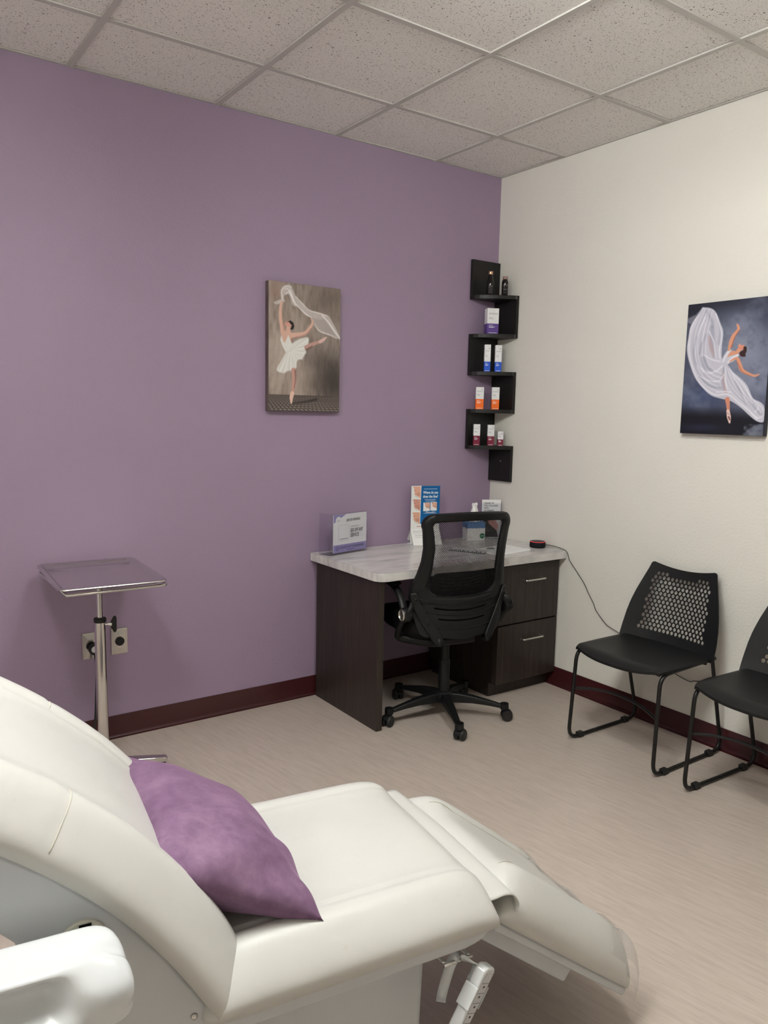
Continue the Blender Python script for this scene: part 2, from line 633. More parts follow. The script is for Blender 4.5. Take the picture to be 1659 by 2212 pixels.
class Paint:
    def __init__(self, quad, nx, ny):
        """quad: picture corners TL,TR,BR,BL in the working coordinates of the drawing"""
        self.nx, self.ny = nx, ny
        s, t = np.meshgrid(np.linspace(0, 1, nx), np.linspace(0, 1, ny))
        A = []; b = []
        for (u, v), (x, y) in zip([(0, 0), (1, 0), (1, 1), (0, 1)], quad):
            A.append([u, v, 1, 0, 0, 0, -x * u, -x * v]); b.append(x)
            A.append([0, 0, 0, u, v, 1, -y * u, -y * v]); b.append(y)
        h = np.linalg.solve(np.array(A, float), np.array(b, float))
        d = h[6] * s + h[7] * t + 1
        self.X = (h[0] * s + h[1] * t + h[2]) / d
        self.Y = (h[3] * s + h[4] * t + h[5]) / d
        self.c = np.ones((ny, nx, 3))
        self.s, self.t = s, t
    def blend(self, a, col):
        col = np.array(col, float) if not isinstance(col, np.ndarray) else col
        self.c = self.c * (1 - a[..., None]) + col * a[..., None]
    def sdf(self, pts):
        X, Y = self.X, self.Y
        d = np.full(X.shape, 1e9); inside = np.zeros(X.shape, bool)
        n = len(pts)
        for i in range(n):
            x0, y0 = pts[i]; x1, y1 = pts[(i + 1) % n]
            ex, ey = x1 - x0, y1 - y0
            L = ex * ex + ey * ey + 1e-9
            t = np.clip(((X - x0) * ex + (Y - y0) * ey) / L, 0, 1)
            d = np.minimum(d, np.hypot(X - x0 - t * ex, Y - y0 - t * ey))
            cr = ((y0 > Y) != (y1 > Y)) & (X < (x1 - x0) * (Y - y0) / (y1 - y0 + 1e-12) + x0)
            inside ^= cr
        return np.where(inside, -d, d)
    def poly(self, pts, col, alpha=1.0, soft=6.0, smooth=False):
        if smooth:
            q_ = [(x, y, 0) for x, y in pts]
            pts = [(p.x, p.y) for p in smooth_path(q_ + q_[:1], 4)][:-1]
        a = np.clip(0.5 - self.sdf(pts) / soft, 0, 1) * alpha
        self.blend(a, col)
    def stroke(self, pts, col, alpha=1.0, soft=6.0):
        if len(pts) > 2:
            pts = [tuple(p) for p in smooth_path(pts, 4)]
        X, Y = self.X, self.Y
        d = np.full(X.shape, 1e9)
        for (x0, y0, r0), (x1, y1, r1) in zip(pts[:-1], pts[1:]):
            ex, ey = x1 - x0, y1 - y0
            t = np.clip(((X - x0) * ex + (Y - y0) * ey) / (ex * ex + ey * ey + 1e-9), 0, 1)
            d = np.minimum(d, np.hypot(X - x0 - t * ex, Y - y0 - t * ey) - (r0 + t * (r1 - r0)))
        self.blend(np.clip(0.5 - d / soft, 0, 1) * alpha, col)
    def blob(self, x, y, rx, ry, col, alpha=1.0):
        d = ((self.X - x) / rx) ** 2 + ((self.Y - y) / ry) ** 2
        self.blend(np.exp(-d) * alpha, col)
    def build(self, name, mat, parent, o, ex, ey):
        """o = top-left corner, ex = vector along the width, ey = vector down the height"""
        o, ex, ey = (np.array(k, float) for k in (o, ex, ey))
        V = o + self.s[..., None] * ex + self.t[..., None] * ey
        nx, ny = self.nx, self.ny
        idx = np.arange(nx * ny).reshape(ny, nx)
        F = np.stack([idx[:-1, :-1], idx[1:, :-1], idx[1:, 1:], idx[:-1, 1:]], -1).reshape(-1, 4)
        me = bpy.data.meshes.new(name)
        me.from_pydata(V.reshape(-1, 3).tolist(), [], F.tolist())
        at = me.color_attributes.new('ink', 'FLOAT_COLOR', 'POINT')
        c = np.clip(self.c, 0, 255) / 255.0
        lin = np.where(c <= 0.04045, c / 12.92, ((c + 0.055) / 1.055) ** 2.4)
        rgba = np.concatenate([lin, np.ones((ny, nx, 1))], -1)
        at.data.foreach_set('color', rgba.astype(np.float32).ravel())
        me.materials.append(mat)
        me.update()
        ob = bpy.data.objects.new(name, me)
        return link(ob, parent)

# ================================================================== ROOM
HC = 2.765                      # ceiling height
RX0, RY0 = -4.35, -4.85         # far sides of the room (left and behind the camera)
S = 0.6096
GX, GY = -0.4786, -0.4707       # first ceiling grid lines
def struct(o):
    o['kind'] = 'structure'
    return o
struct(MB().box(RX0 - .1, .1, RY0 - .1, .1, -0.1, 0).build('floor', M['floor']))['label'] = 'beige sheet vinyl floor with fine streaks'
struct(MB().box(RX0 - .1, .1, 0, .1, 0, HC).build('wall_back', M['purple']))['label'] = 'purple painted accent wall'
struct(MB().box(0, .1, RY0 - .1, 0, 0, HC).build('wall_right', M['white_wall']))['label'] = 'cream orange-peel textured wall'
struct(MB().box(RX0 - .1, RX0, RY0 - .1, 0, 0, HC).build('wall_left', M['white_wall']))
struct(MB().box(RX0, 0, RY0 - .1, RY0, 0, HC).build('wall_front', M['white_wall']))
ceil = struct(MB().box(RX0 - .1, .1, RY0 - .1, .1, HC + 0.05, HC + 0.12).build('ceiling', M['tee']))
ceil['label'] = 'suspended ceiling of speckled acoustic tiles in a metal grid'
gx = [0.0] + [GX - S * k for k in range(20) if GX - S * k > RX0 + .02] + [RX0]
gy = [0.0] + [GY - S * k for k in range(20) if GY - S * k > RY0 + .02] + [RY0]
TROFFERS = [(3, 3), (5, 3)]     # grid cells (ix, iy); each light covers two cells in y
taken = set()
full = None
for i in range(len(gx) - 1):
    for j in range(len(gy) - 1):
        if (i, j) in taken:
            continue
        x1, x0, y1, y0 = gx[i], gx[i + 1], gy[j], gy[j + 1]
        isfull = abs((x1 - x0) - S) < 1e-3 and abs((y1 - y0) - S) < 1e-3
        if isfull and full is not None:
            t = bpy.data.objects.new('ceiling_tile', full)
            link(t, ceil)
        else:
            hx, hy = (x1 - x0) / 2 - 0.001, (y1 - y0) / 2 - 0.001
            t = MB().box(-hx, hx, -hy, hy, 0.004, 0.02).build('ceiling_tile', M['tile'], ceil)
            if isfull:
                full = t.data
        rs = random.Random(i * 31 + j)
        t.location = ((x0 + x1) / 2, (y0 + y1) / 2, HC + rs.uniform(0, 0.0015))
for x in gx[1:-1]:               # runners along y
    MB().box(x - 0.012, x + 0.012, RY0, 0, HC - 0.002, HC + 0.004).build('ceiling_tee', M['tee'], ceil)
for y in gy[1:-1]:               # cross tees, one length per cell
    for i in range(len(gx) - 1):
        wd = 0.012
        MB().box(gx[i + 1] + 0.0125, gx[i] - 0.0125, y - wd, y + wd, HC - 0.0015, HC + 0.004).build('ceiling_tee', M['tee'], ceil)
for nm, (a, b) in {'x': (0, 1)}.items():
    MB().box(RX0, 0, -0.014, -0.0, HC + 0.0005, HC + 0.004).build('ceiling_angle', M['tee'], ceil)
    MB().box(-0.014, 0, RY0, -0.014, HC + 0.0005, HC + 0.004).build('ceiling_angle', M['tee'], ceil)

for k, (ix, iy) in enumerate(TROFFERS):
    x1, x0, y1, y0 = gx[ix], gx[ix + 1], gy[iy], gy[iy + 2]
    cx, cy = (x0 + x1) / 2, -2.15
    t = empty('ceiling_light', ['surface-mounted ceiling light with a deep white lens above the foot of the treatment chair', 'surface-mounted ceiling light with a deep white lens over the head of the treatment chair', 'surface-mounted ceiling light with a deep white lens nearest the cream wall'][k], 'ceiling light', (cx, cy, HC - 0.002), 0, 'surface-mounted ceiling lights')
    hx, hy = 0.165, 0.30
    MB().box(-hx, hx, -hy, hy, -0.012, 0.0).build('housing', M['tee'], t)
    pr = [(-hx + .012, -.012), (-hx + .02, -.07), (-hx + .055, -LENS), (hx - .055, -LENS), (hx - .02, -.07), (hx - .012, -.012)]
    dm = MB()
    dm.prism(pr, lambda a, b, d: (a, d, b), -hy + .02, hy - .02)
    dm.mi = [1 if k_ == 4 else 0 for k_ in range(len(dm.mi))]   # downward face dimmed so chair and floor get less light
    dm.build('diffuser', [M['diffuser'], M['diffuser_low']], t)
    for e in (-1, 1):
        MB().box(-hx + .02, hx - .02, e * (hy - .02), e * hy, -LENS - .004, -0.012).build('end_cap', M['tee'], t)

# cove baseboards with a flared toe
def cove(name, fn, l0, l1):
    prof = [(0, 0), (0.020, 0), (0.020, 0.0025), (0.013, 0.004), (0.008, 0.009), (0.0055, 0.018), (0.005, 0.098), (0.004, 0.1), (0, 0.1)]
    o = MB().prism(prof, fn, l0, l1).build(name, M['maroon'], smooth=True, auto=30)
    return struct(o)
cove('baseboard_back', lambda d, z, l: (l, -d, z), RX0, 0)['label'] = 'dark maroon cove baseboard along the purple wall'
cove('baseboard_right', lambda d, z, l: (-d, l, z), RY0, -0.03)['label'] = 'dark maroon cove baseboard along the cream wall'

# ================================================================== DESK
DZ = 0.745
WT = 0.040
dk = empty('desk_worktop', 'pale grey marbled laminate worktop with a rounded front corner', 'desk', (-0.6, -0.3, 0))
def dl(p): return (p[0] + 0.6, p[1] + 0.3)
xl, yf, rc = -1.212, -0.612, 0.055
outl = [(-0.004, -0.004), (xl, -0.004)] + [(xl + rc + rc * math.cos(R(a)), yf + rc + rc * math.sin(R(a))) for a in range(180, 271, 10)] + [(-0.004, yf)]
outl = [dl(p) for p in outl]
def inset(poly, d):
    # only the exposed left and front sides move in
    return [(a + (d if a < -0.5 else (d if a < -0.55 else 0)), b + (d if b < -0.2 else 0)) for a, b in poly]
MB().prism(outl, lambda a, b, d: (a, b, d), DZ - WT, DZ - 0.0016).build('edge_band', M['marble'], dk, bevel=0.0015)
ins = [(a * 0.9985 + 0.0005, b * 0.997 + 0.0005) for a, b in outl]
MB().prism(ins, lambda a, b, d: (a, b, d), DZ - 0.0016, DZ - 0.0008).build('seam', M['seamline'], dk)
MB().prism(ins, lambda a, b, d: (a, b, d), DZ - 0.0008, DZ).build('top_sheet', M['marble'], dk)

ep = empty('desk_end_panel', 'dark wood-grain end panel holding up the left side of the desk', 'desk panel', (-1.172, -0.29, 0))
MB().box(-0.016, 0.016, -0.285, 0.262, 0.0, DZ - WT).build('panel', M['wood'], ep, bevel=0.0012)
MB().box(-0.0155, 0.0155, -0.2868, -0.285, 0.001, DZ - WT - .001).build('edge_strip', M['wood'], ep)

cb = empty('drawer_cabinet', 'dark wood-grain two-drawer cabinet under the right side of the desk', 'cabinet', (-0.222, -0.29, 0))
cx0, cx1 = -0.222, 0.214
MB().box(cx0, cx1, -0.262, 0.262, 0.075, DZ - WT).build('body', M['wood'], cb, bevel=0.001)
MB().box(cx0 + 0.004, cx1, -0.225, 0.24, 0, 0.075).build('toe_kick', M['wood'], cb)
for z0, z1, zh in ((0.388, 0.692, 0.610), (0.076, 0.380, 0.298)):
    d = MB().box(cx0 + 0.003, cx1 - 0.002, -0.281, -0.263, z0, z1).build('drawer', M['wood'], cb, bevel=0.0015)
    pth = fillet([(-0.055, -0.281, zh), (-0.055, -0.308, zh), (0.085, -0.308, zh), (0.085, -0.281, zh)], 0.006, 4)
    MB().tube(pth, 0.005, 10).build('handle', M['nickel'], d, smooth=True, auto=50)

# ================================================================== OFFICE CHAIR  (+Y forward, X right)
oc = empty('office_chair', 'black mesh-back swivel office chair pushed up to the desk', 'office chair', (-0.803, -0.589, 0), R(80 - 90))
# five-star base
hub = MB().lathe([(0.030, 0.075), (0.042, 0.078), (0.044, 0.12), (0.036, 0.128), (0.030, 0.13)], 24).build('base_hub', M['black'], oc, smooth=True, auto=40)
angs = [171, 244.7, 317, 29, 101]
for k, a in enumerate(angs):
    a = R(a + 10)
    d = Vector((math.cos(a), math.sin(a), 0)); s_ = Vector((-d.y, d.x, 0))
    prof = [(0.025, 0.122, 0.080, 0.026), (0.07, 0.122, 0.078, 0.024), (0.14, 0.112, 0.078, 0.021), (0.22, 0.094, 0.070, 0.017), (0.272, 0.081, 0.062, 0.015), (0.293, 0.078, 0.060, 0.013)]
    v, f = [], []
    for (r_, zt, zb, hw) in prof:
        c = d * r_
        v += [c - s_ * hw + Vector((0, 0, zb)), c - s_ * hw * 0.8 + Vector((0, 0, zt)), c + s_ * hw * 0.8 + Vector((0, 0, zt)), c + s_ * hw + Vector((0, 0, zb))]
    for i in range(len(prof) - 1):
        for q in range(4):
            q2 = (q + 1) % 4
            f.append((i * 4 + q, i * 4 + q2, i * 4 + 4 + q2, i * 4 + 4 + q))
    f += [(0, 1, 2, 3), tuple(len(v) - 1 - i for i in range(4))]
    MB().add(v, f).build('base_arm', M['black'], oc, smooth=True, bevel=0.005, auto=60)
    MBc = MB()
    tip = d * 0.293
    MBc.lathe([(0.004, 0.086), (0.020, 0.084), (0.021, 0.058), (0.016, 0.052), (0.010, 0.045)], 16, lambda x, y, z: (x + tip.x, y + tip.y, z))
    fa = a + [0.6, 2.4, 0.2, 1.2, -0.5][k]
    w_d = Vector((math.cos(fa), math.sin(fa), 0)); ax = Vector((-w_d.y, w_d.x, 0))
    cc = tip + w_d * 0.012 + Vector((0, 0, 0.0265))
    hood = arc(0, 0, 0.0285, 20, 175, 10) + arc(0, 0, 0.020, 175, 20, 10)
    MBc.prism(hood, lambda p, q, dd: cc + w_d * p + Vector((0, 0, q)) + ax * dd, -0.012, 0.012)
    cst = MBc.build('caster', M['black'], oc, smooth=True, auto=40)
    for sgn in (-1, 1):
        mw = MB()
        mw.lathe([(0.006, 0.004), (0.022, 0.004), (0.0262, 0.008), (0.0262, 0.019), (0.022, 0.024), (0.012, 0.0255), (0.006, 0.024)], 20,
                 lambda x, y, z: cc + w_d * x + Vector((0, 0, y)) + ax * (z * sgn))
        mw.build('wheel', M['rubber'], cst, smooth=True, auto=40)
MB().lathe([(0.027, 0.125), (0.027, 0.28), (0.024, 0.285)], 20).build('lift_sleeve', M['black'], oc, smooth=True, auto=40)
MB().lathe([(0.022, 0.28), (0.022, 0.40)], 20).build('gas_lift', M['black'], oc, smooth=True, auto=40)
MB().box(-0.09, 0.09, -0.13, 0.12, 0.392, 0.43).build('tilt_mechanism', M['black'], oc, bevel=0.012, segs=3)
lv = smooth_path([(0.07, 0.02, 0.405), (0.16, 0.01, 0.40), (0.225, 0.0, 0.385)], 6)
MB().tube(lv, [0.005] * (len(lv) - 4) + [0.009] * 4, 8).build('lever', M['black'], oc, smooth=True)
# seat cushion
def seat_fn(a, b):
    th = 2 * PI * a
    n_ = 4.2
    ct, st = math.cos(th), math.sin(th)
    k = (abs(ct) ** n_ + abs(st) ** n_) ** (-1 / n_)
    ph = b
    prof = [(0.02, 0.430), (0.80, 0.430), (0.93, 0.436), (0.985, 0.455), (1.0, 0.485), (0.985, 0.512), (0.93, 0.527), (0.7, 0.53), (0.3, 0.525), (0.01, 0.523)]
    x = b * (len(prof) - 1); i = min(int(x), len(prof) - 2); t = x - i
    r_ = prof[i][0] * (1 - t) + prof[i + 1][0] * t
    z = prof[i][1] * (1 - t) + prof[i + 1][1] * t
    yy = 0.235 * k * st * r_
    return (0.245 * k * ct * r_, 0.075 + yy, z - 0.03 * max(0, (yy - 0.1) / 0.135) ** 2)
MB().grid(seat_fn, 64, 28, closed_a=True).build('seat', M['black_soft'], oc, smooth=True)
# back geometry: y of the back surface
def yb(z):
    zz = [0.42, 0.50, 0.58, 0.65, 0.75, 0.85, 0.93, 1.02]
    bb = [-.165, -.158, -.150, -.155, -.178, -.197, -.206, -.215]
    return float(np.interp(z, zz, bb))
def bs(x, z, d=0.0):
    return Vector((x, yb(z) + 0.95 * x * x - d, z))
def hw(z):
    zz = [0.42, 0.47, 0.55, 0.62, 0.68, 0.74, 0.80, 0.86, 0.93, 0.99, 1.02]
    ww = [.185, .215, .240, .248, .243, .226, .214, .212, .219, .229, .233]
    return float(np.interp(z, zz, ww))
def ihw(z):
    zz = [0.62, 0.66, 0.70, 0.76, 0.86, 0.94, 0.98]
    ww = [.178, .180, .176, .168, .166, .178, .186]
    return float(np.interp(z, zz, ww))
NS = 40
def rounded_side(zb, zt, hwf, rt, rb, inner=False):
    """right half outline from bottom centre up to top centre, arc corners"""
    pts = []
    W1, W0 = hwf(zt - rt), hwf(zb + rb)
    for i in range(8): pts.append(((W0 - rb) * i / 8, zb))
    for i in range(9):
        a = R(-90 + 90 * i / 8); pts.append((W0 - rb + rb * math.cos(a), zb + rb + rb * math.sin(a)))
    for i in range(1, 24):
        z = zb + rb + (zt - rt - zb - rb) * i / 24; pts.append((hwf(z), z))
    for i in range(9):
        a = R(90 * i / 8); pts.append((W1 - rt + rt * math.cos(a), zt - rt + rt * math.sin(a)))
    for i in range(1, 9): pts.append(((W1 - rt) * (1 - i / 8), zt))
    return pts
def crown(pts, zt, amt):
    return [(x, z - (amt * (x / 0.23) ** 2 if z > zt - 0.06 else 0)) for x, z in pts]
outer = crown(rounded_side(0.595, 1.022, hw, 0.045, 0.03), 1.022, 0.012)
inner = crown(rounded_side(0.628, 0.982, ihw, 0.018, 0.05), 0.982, 0.010)
inner = [(x, z + (0.02 * (1 - 0) * (x / 0.17) ** 2 if z < 0.68 else 0)) for x, z in inner]
outer = outer + [(-x, z) for x, z in outer[-2:0:-1]]
inner = inner + [(-x, z) for x, z in inner[-2:0:-1]]
nO = len(outer)
mb = MB()
v = []
for i in range(nO):
    (xo, zo), (xi, zi) = outer[i], inner[i]
    for t, d in ((0, -0.012), (0, 0.010), (0.12, 0.0165), (0.6, 0.0165), (0.88, 0.012), (1, 0.004), (1, -0.010)):
        x, z = xo + (xi - xo) * t, zo + (zi - zo) * t
        v.append(bs(x, z, d))
f = []
for i in range(nO):
    j = (i + 1) % nO
    for k in range(7):
        k2 = (k + 1) % 7
        f.append((i * 7 + k, j * 7 + k, j * 7 + k2, i * 7 + k2))
mb.add(v, f).build('back_frame', M['black'], oc, smooth=True, auto=50)
# woven back: real diagonal threads
mb = MB()
def inside(x, z):
    if not (0.622 < z < 0.984): return False
    return abs(x) < ihw(z) + 0.006
pitch = 0.0052
for direction, wd, pt in ((1, 0.0017, pitch), (-1, 0.0008, pitch * 1.0)):
    n_l = int(1.0 / pt)
    for k in range(-n_l, n_l):
        c0 = k * pt * 1.414
        run = []
        for q in range(-60, 61):
            s_ = q * 0.0065
            x = s_; z = 0.80 - direction * s_ * 0.85 + c0
            if inside(x, z):
                run.append((x, z))
            elif run:
                if len(run) > 1:
                    vv = []
                    for x_, z_ in run:
                        vv += [bs(x_, z_ - wd, 0.0005 * direction), bs(x_, z_ + wd, 0.0005 * direction)]
                    mb.add(vv, [(2 * i, 2 * i + 1, 2 * i + 3, 2 * i + 2) for i in range(len(run) - 1)])
                run = []
o = mb.build('woven_back', M['thread'], oc)
o['kind'] = 'stuff'
o['label'] = 'see-through black woven mesh'
# lower back shell with slots
def lowfn(x, z):
    n = Vector((-2 * 0.95 * x, 1, 0)).normalized()
    return bs(x, z, 0.006), -n
ol = []
for i in range(13): ol.append((-0.19 + 0.38 * i / 12, 0.432 - 0.0 + 0.02 * abs(-0.19 + 0.38 * i / 12) / 0.19))
ol += [(hw(z) - 0.004, z) for z in np.linspace(0.465, 0.612, 10)]
for i in range(1, 12): ol.append((0.235 - 0.47 * i / 12, 0.632 - 0.0 + 0.012 * abs((0.235 - 0.47 * i / 12) / 0.235) ** 2))
ol += [(-(hw(z) - 0.004), z) for z in np.linspace(0.612, 0.465, 10)]
def slot(zc, x0, x1, h):
    top = [(x0 + (x1 - x0) * i / 14, zc + h / 2 + 0.016 * ((x0 + (x1 - x0) * i / 14) / 0.15) ** 2) for i in range(15)]
    bot = [(x, z - h) for x, z in top[::-1]]
    return top[::-1] + bot[::-1]
holes = [slot(0.566, -0.145, 0.120, 0.0085), slot(0.520, -0.125, 0.11, 0.008)]
st = [(x, z) for x in np.linspace(-.2, .2, 21) for z in (0.455, 0.485, 0.50, 0.543, 0.60, 0.615)]
cdt_plate('lower_back_shell', ol, holes, lowfn, M['black'], oc, 0.014, st)
for zc, wd in ((0.594, 0.215), (0.545, 0.215), (0.482, 0.20)):
    pth = [bs(x, zc + 0.016 * (x / 0.15) ** 2 * 0.9, 0.0145) for x in np.linspace(-wd, wd, 25)]
    MB().tube(pth, 0.0032, 6).build('rib', M['black'], oc, smooth=True)
# lumbar support in front of the mesh
def lumfn(x, z):
    return bs(x, z, -0.035), Vector((0, -1, 0))
cdt_plate('lumbar_support', rrect(-0.14, 0.14, 0.64, 0.735, 0.02), [slot(z, -0.115, 0.115, 0.006) for z in (0.660, 0.676, 0.692, 0.708)], lumfn, M['black'], oc, 0.008,
          [(x, z) for x in np.linspace(-.12, .12, 9) for z in (0.65, 0.668, 0.684, 0.70, 0.722)])
# arm brackets and flip-up arms
for sgn, side in ((-1, 'L'), (1, 'R')):
    # strap on the back running down and inward, then forward under the seat
    cl = smooth_path([(0.243, 0.655), (0.226, 0.60), (0.190, 0.53), (0.150, 0.46), (0.118, 0.425)], 6)
    P = [Vector((p.x, p.y)) for p in [Vector((c[0], c[1], 0)) for c in [(q[0], q[1]) for q in [(0.243, 0.655), (0.230, 0.605), (0.205, 0.555), (0.175, 0.505), (0.145, 0.455), (0.125, 0.425)]]]]
    vv = []
    n_p = len(P)
    for i, p in enumerate(P):
        tdir = (P[min(i + 1, n_p - 1)] - P[max(i - 1, 0)]).normalized()
        nrm = Vector((-tdir.y, tdir.x))
        hw_ = [0.014, 0.019, 0.021, 0.022, 0.024, 0.020][i]
        a = p + nrm * hw_; b = p - nrm * hw_
        for q, d in ((a, 0.012), (a, 0.028), (b, 0.028), (b, 0.012)):
            vv.append(bs(sgn * q.x, q.y, d))
    ff = []
    for i in range(n_p - 1):
        for k in range(4):
            ff.append((i * 4 + k, i * 4 + (k + 1) % 4, i * 4 + 4 + (k + 1) % 4, i * 4 + 4 + k))
    ff += [(0, 1, 2, 3), tuple(n_p * 4 - 1 - i for i in range(4))]
    br = MB().add(vv, ff).build('arm_bracket', M['black'], oc, smooth=True, bevel=0.006, segs=3, auto=60)
    for (sx, sz) in ((0.232, 0.625), (0.178, 0.512)):
        p = bs(sgn * sx, sz, 0.028)
        MB().lathe([(0.001, 0.004), (0.006, 0.003), (0.0075, 0.0)], 12, lambda x, y, z: (p.x + x, p.y - z, p.z + y)).build('screw', M['black'], br, smooth=True)
    # loop from the strap foot forward under the seat and up to the pivot
    lp = [(sgn * 0.125, yb(0.43) - 0.012, 0.430), (sgn * 0.15, -0.10, 0.412), (sgn * 0.235, 0.0, 0.415), (sgn * 0.268, -0.035, 0.46), (sgn * 0.272, -0.095, 0.535)]
    MB().tube(smooth_path(lp, 6), 0.021, 10, flat=(1.0, 0.6)).build('under_seat_arm', M['black'], oc, smooth=True)
    lk = [(sgn * 0.243, yb(0.62) + 0.04, 0.60), (sgn * 0.262, -0.13, 0.575), (sgn * 0.272, -0.11, 0.55)]
    MB().tube(smooth_path(lk, 5), 0.018, 10, flat=(1.2, 0.6)).build('pivot_link', M['black'], oc, smooth=True)
    pv = Vector((sgn * 0.272, -0.105, 0.553))
    MB().lathe([(0.030, -0.022), (0.033, -0.016), (0.033, 0.010), (0.030, 0.016)], 24, lambda x, y, z: (pv.x + sgn * z, pv.y + x, pv.z + y)).build('pivot', M['black'], oc, smooth=True, auto=40)
    cap = MB().lathe([(0.0275, 0.0), (0.0275, 0.019), (0.0235, 0.022), (0.0225, 0.0185), (0.002, 0.0185)], 24, lambda x, y, z: (pv.x + sgn * z, pv.y + x, pv.z + y)).build('pivot_cap', M['nickel'] if side == 'L' else M['black'], oc, smooth=True, auto=40)
    if side == 'L': cap['label'] = 'silver ring on the arm pivot'
    ar = [(sgn * 0.272, -0.095, 0.572), (sgn * 0.272, -0.055, 0.625), (sgn * 0.272, -0.005, 0.655), (sgn * 0.270, 0.08, 0.668), (sgn * 0.268, 0.15, 0.670)]
    MB().tube(smooth_path(ar, 6), 0.0185, 10, flat=(0.62, 1.0)).build('arm', M['black'], oc, smooth=True)
    MB().tube(smooth_path([(sgn * 0.27, -0.02, 0.672), (sgn * 0.268, 0.06, 0.681), (sgn * 0.266, 0.17, 0.682), (sgn * 0.266, 0.205, 0.676)], 5), [0.010] + [0.026] * 14 + [0.012], 10, flat=(0.4, 1.0)).build('arm_pad', M['black_soft'], oc, smooth=True)

# ================================================================== WAITING CHAIRS (+X forward)
def make_waiting(name, label):
    t = empty(name, label, 'chair', group='waiting chairs along the cream wall')
    # frame: one bent tube per side
    for s_ in (-1, 1):
        y = 0.222 * s_
        yt = 0.226 * s_
        p = [(-0.155, 0.212 * s_, 0.575), (-0.132, yt, 0.50), (-0.118, yt, 0.45), (-0.245, y, 0.0095), (0.243, y, 0.0095), (0.222, y * 0.97, 0.425), (-0.10, y * 0.98, 0.438)]
        path = fillet(p, [0, 0.05, 0.02, 0.075, 0.06, 0.055, 0], 7)
        MB().tube(path, 0.0085, 10).build('side_frame', M['black_tube'], t, smooth=True)
        for gx_ in (-0.155, 0.165):
            MB().box(gx_ - 0.017, gx_ + 0.017, y - 0.0125, y + 0.0125, 0.0, 0.024).build('glide', M['rubber'], t, bevel=0.003)
    br = [(0.229, -0.216, 0.245), (0.20, -0.12, 0.262), (0.185, 0, 0.268), (0.20, 0.12, 0.262), (0.229, 0.216, 0.245)]
    MB().tube(smooth_path(br, 7), 0.0065, 8).build('cross_brace', M['black_tube'], t, smooth=True)
    br2 = [(-0.09, -0.218, 0.424), (-0.08, 0, 0.408), (-0.09, 0.218, 0.424)]
    MB().tube(smooth_path(br2, 7), 0.0065, 8).build('seat_cross_tube', M['black_tube'], t, smooth=True)
    # seat shell
    def seat(a, b, d):
        # a 0 back -> 1 front ; b -1..1 lateral
        hwid = 0.226 + 0.004 * math.sin(PI * a)
        front = 0.262 - 0.030 * abs(b) ** 2.6
        x = -0.150 + (front + 0.150) * a
        z = 0.447 - 0.012 * math.sin(PI * min(1, a * 1.1)) * (1 - b * b) + 0.004 * abs(b) ** 3
        lip = max(0, (x - 0.195) / 0.065)
        z -= 0.024 * min(1.2, lip) ** 2
        edge = max(0, (abs(b) - 0.90) / 0.10)
        z -= 0.008 * edge ** 2
        return (x, hwid * b * (1 - 0.05 * max(0, a - 0.9) / 0.1), z - d)
    na, nb = 30, 30
    mb = MB()
    top = [seat(i / na, -1 + 2 * j / nb, 0) for i in range(na + 1) for j in range(nb + 1)]
    bot = [seat(i / na, -1 + 2 * j / nb, 0.011) for i in range(na + 1) for j in range(nb + 1)]
    N1 = nb + 1
    f = [(i * N1 + j, (i + 1) * N1 + j, (i + 1) * N1 + j + 1, i * N1 + j + 1) for i in range(na) for j in range(nb)]
    k = len(top)
    F = f + [tuple(q + k for q in g[::-1]) for g in f]
    rim = [j for j in range(N1)] + [i * N1 + nb for i in range(1, na + 1)] + [na * N1 + j for j in range(nb - 1, -1, -1)] + [i * N1 for i in range(na - 1, 0, -1)]
    F += [(rim[i], rim[(i + 1) % len(rim)], rim[(i + 1) % len(rim)] + k, rim[i] + k) for i in range(len(rim))]
    mb.add(top + bot, F).build('seat', M['black_shell'], t, smooth=True, auto=50)
    # perforated back shell
    def xb(z):
        return float(np.interp(z, [0.42, 0.48, 0.55, 0.65, 0.80], [-0.100, -0.122, -0.140, -0.163, -0.203]))
    def bfn(y, z):
        n = Vector((1, 0, 0.27)) + Vector((0, -2 * 0.65 * y, 0))
        return Vector((xb(z) - 0.030 + 0.65 * y * y, y, z)), n.normalized()
    zz = [0.425, 0.48, 0.55, 0.60, 0.66, 0.72, 0.77]
    ww = [0.240, 0.240, 0.233, 0.224, 0.207, 0.186, 0.168]
    right = [(float(np.interp(z, zz, ww)), z) for z in np.linspace(0.43, 0.772, 18)]
    corner = [(0.166, 0.782), (0.160, 0.789), (0.151, 0.791)]
    topc = [(y, 0.791 - 0.020 * (1 - (y / 0.151) ** 2)) for y in np.linspace(0.135, -0.135, 15)]
    left = [(-y, z) for y, z in (right + corner)[::-1]]
    bottom = [(y, 0.425 - 0.0 + 0.012 * (1 - (y / 0.24) ** 2)) for y in np.linspace(-0.22, 0.22, 13)]
    outline = right + corner + topc + left + bottom
    p = 0.0205
    holes = []
    zr = 0.492
    row = 0
    while zr < 0.748:
        wid = float(np.interp(zr, [0.49, 0.62, 0.75], [0.166, 0.158, 0.138]))
        offy = 0.0 if row % 2 == 0 else p / 2
        for k_ in range(-10, 11):
            y = k_ * p + offy
            if abs(y) <= wid and zr < 0.735 + 0.02 * (y / 0.14) ** 2:
                holes.append([(y + 0.0087 * math.cos(2 * PI * q / 10), zr + 0.0087 * math.sin(2 * PI * q / 10)) for q in range(10)])
        zr += p * 0.866
        row += 1
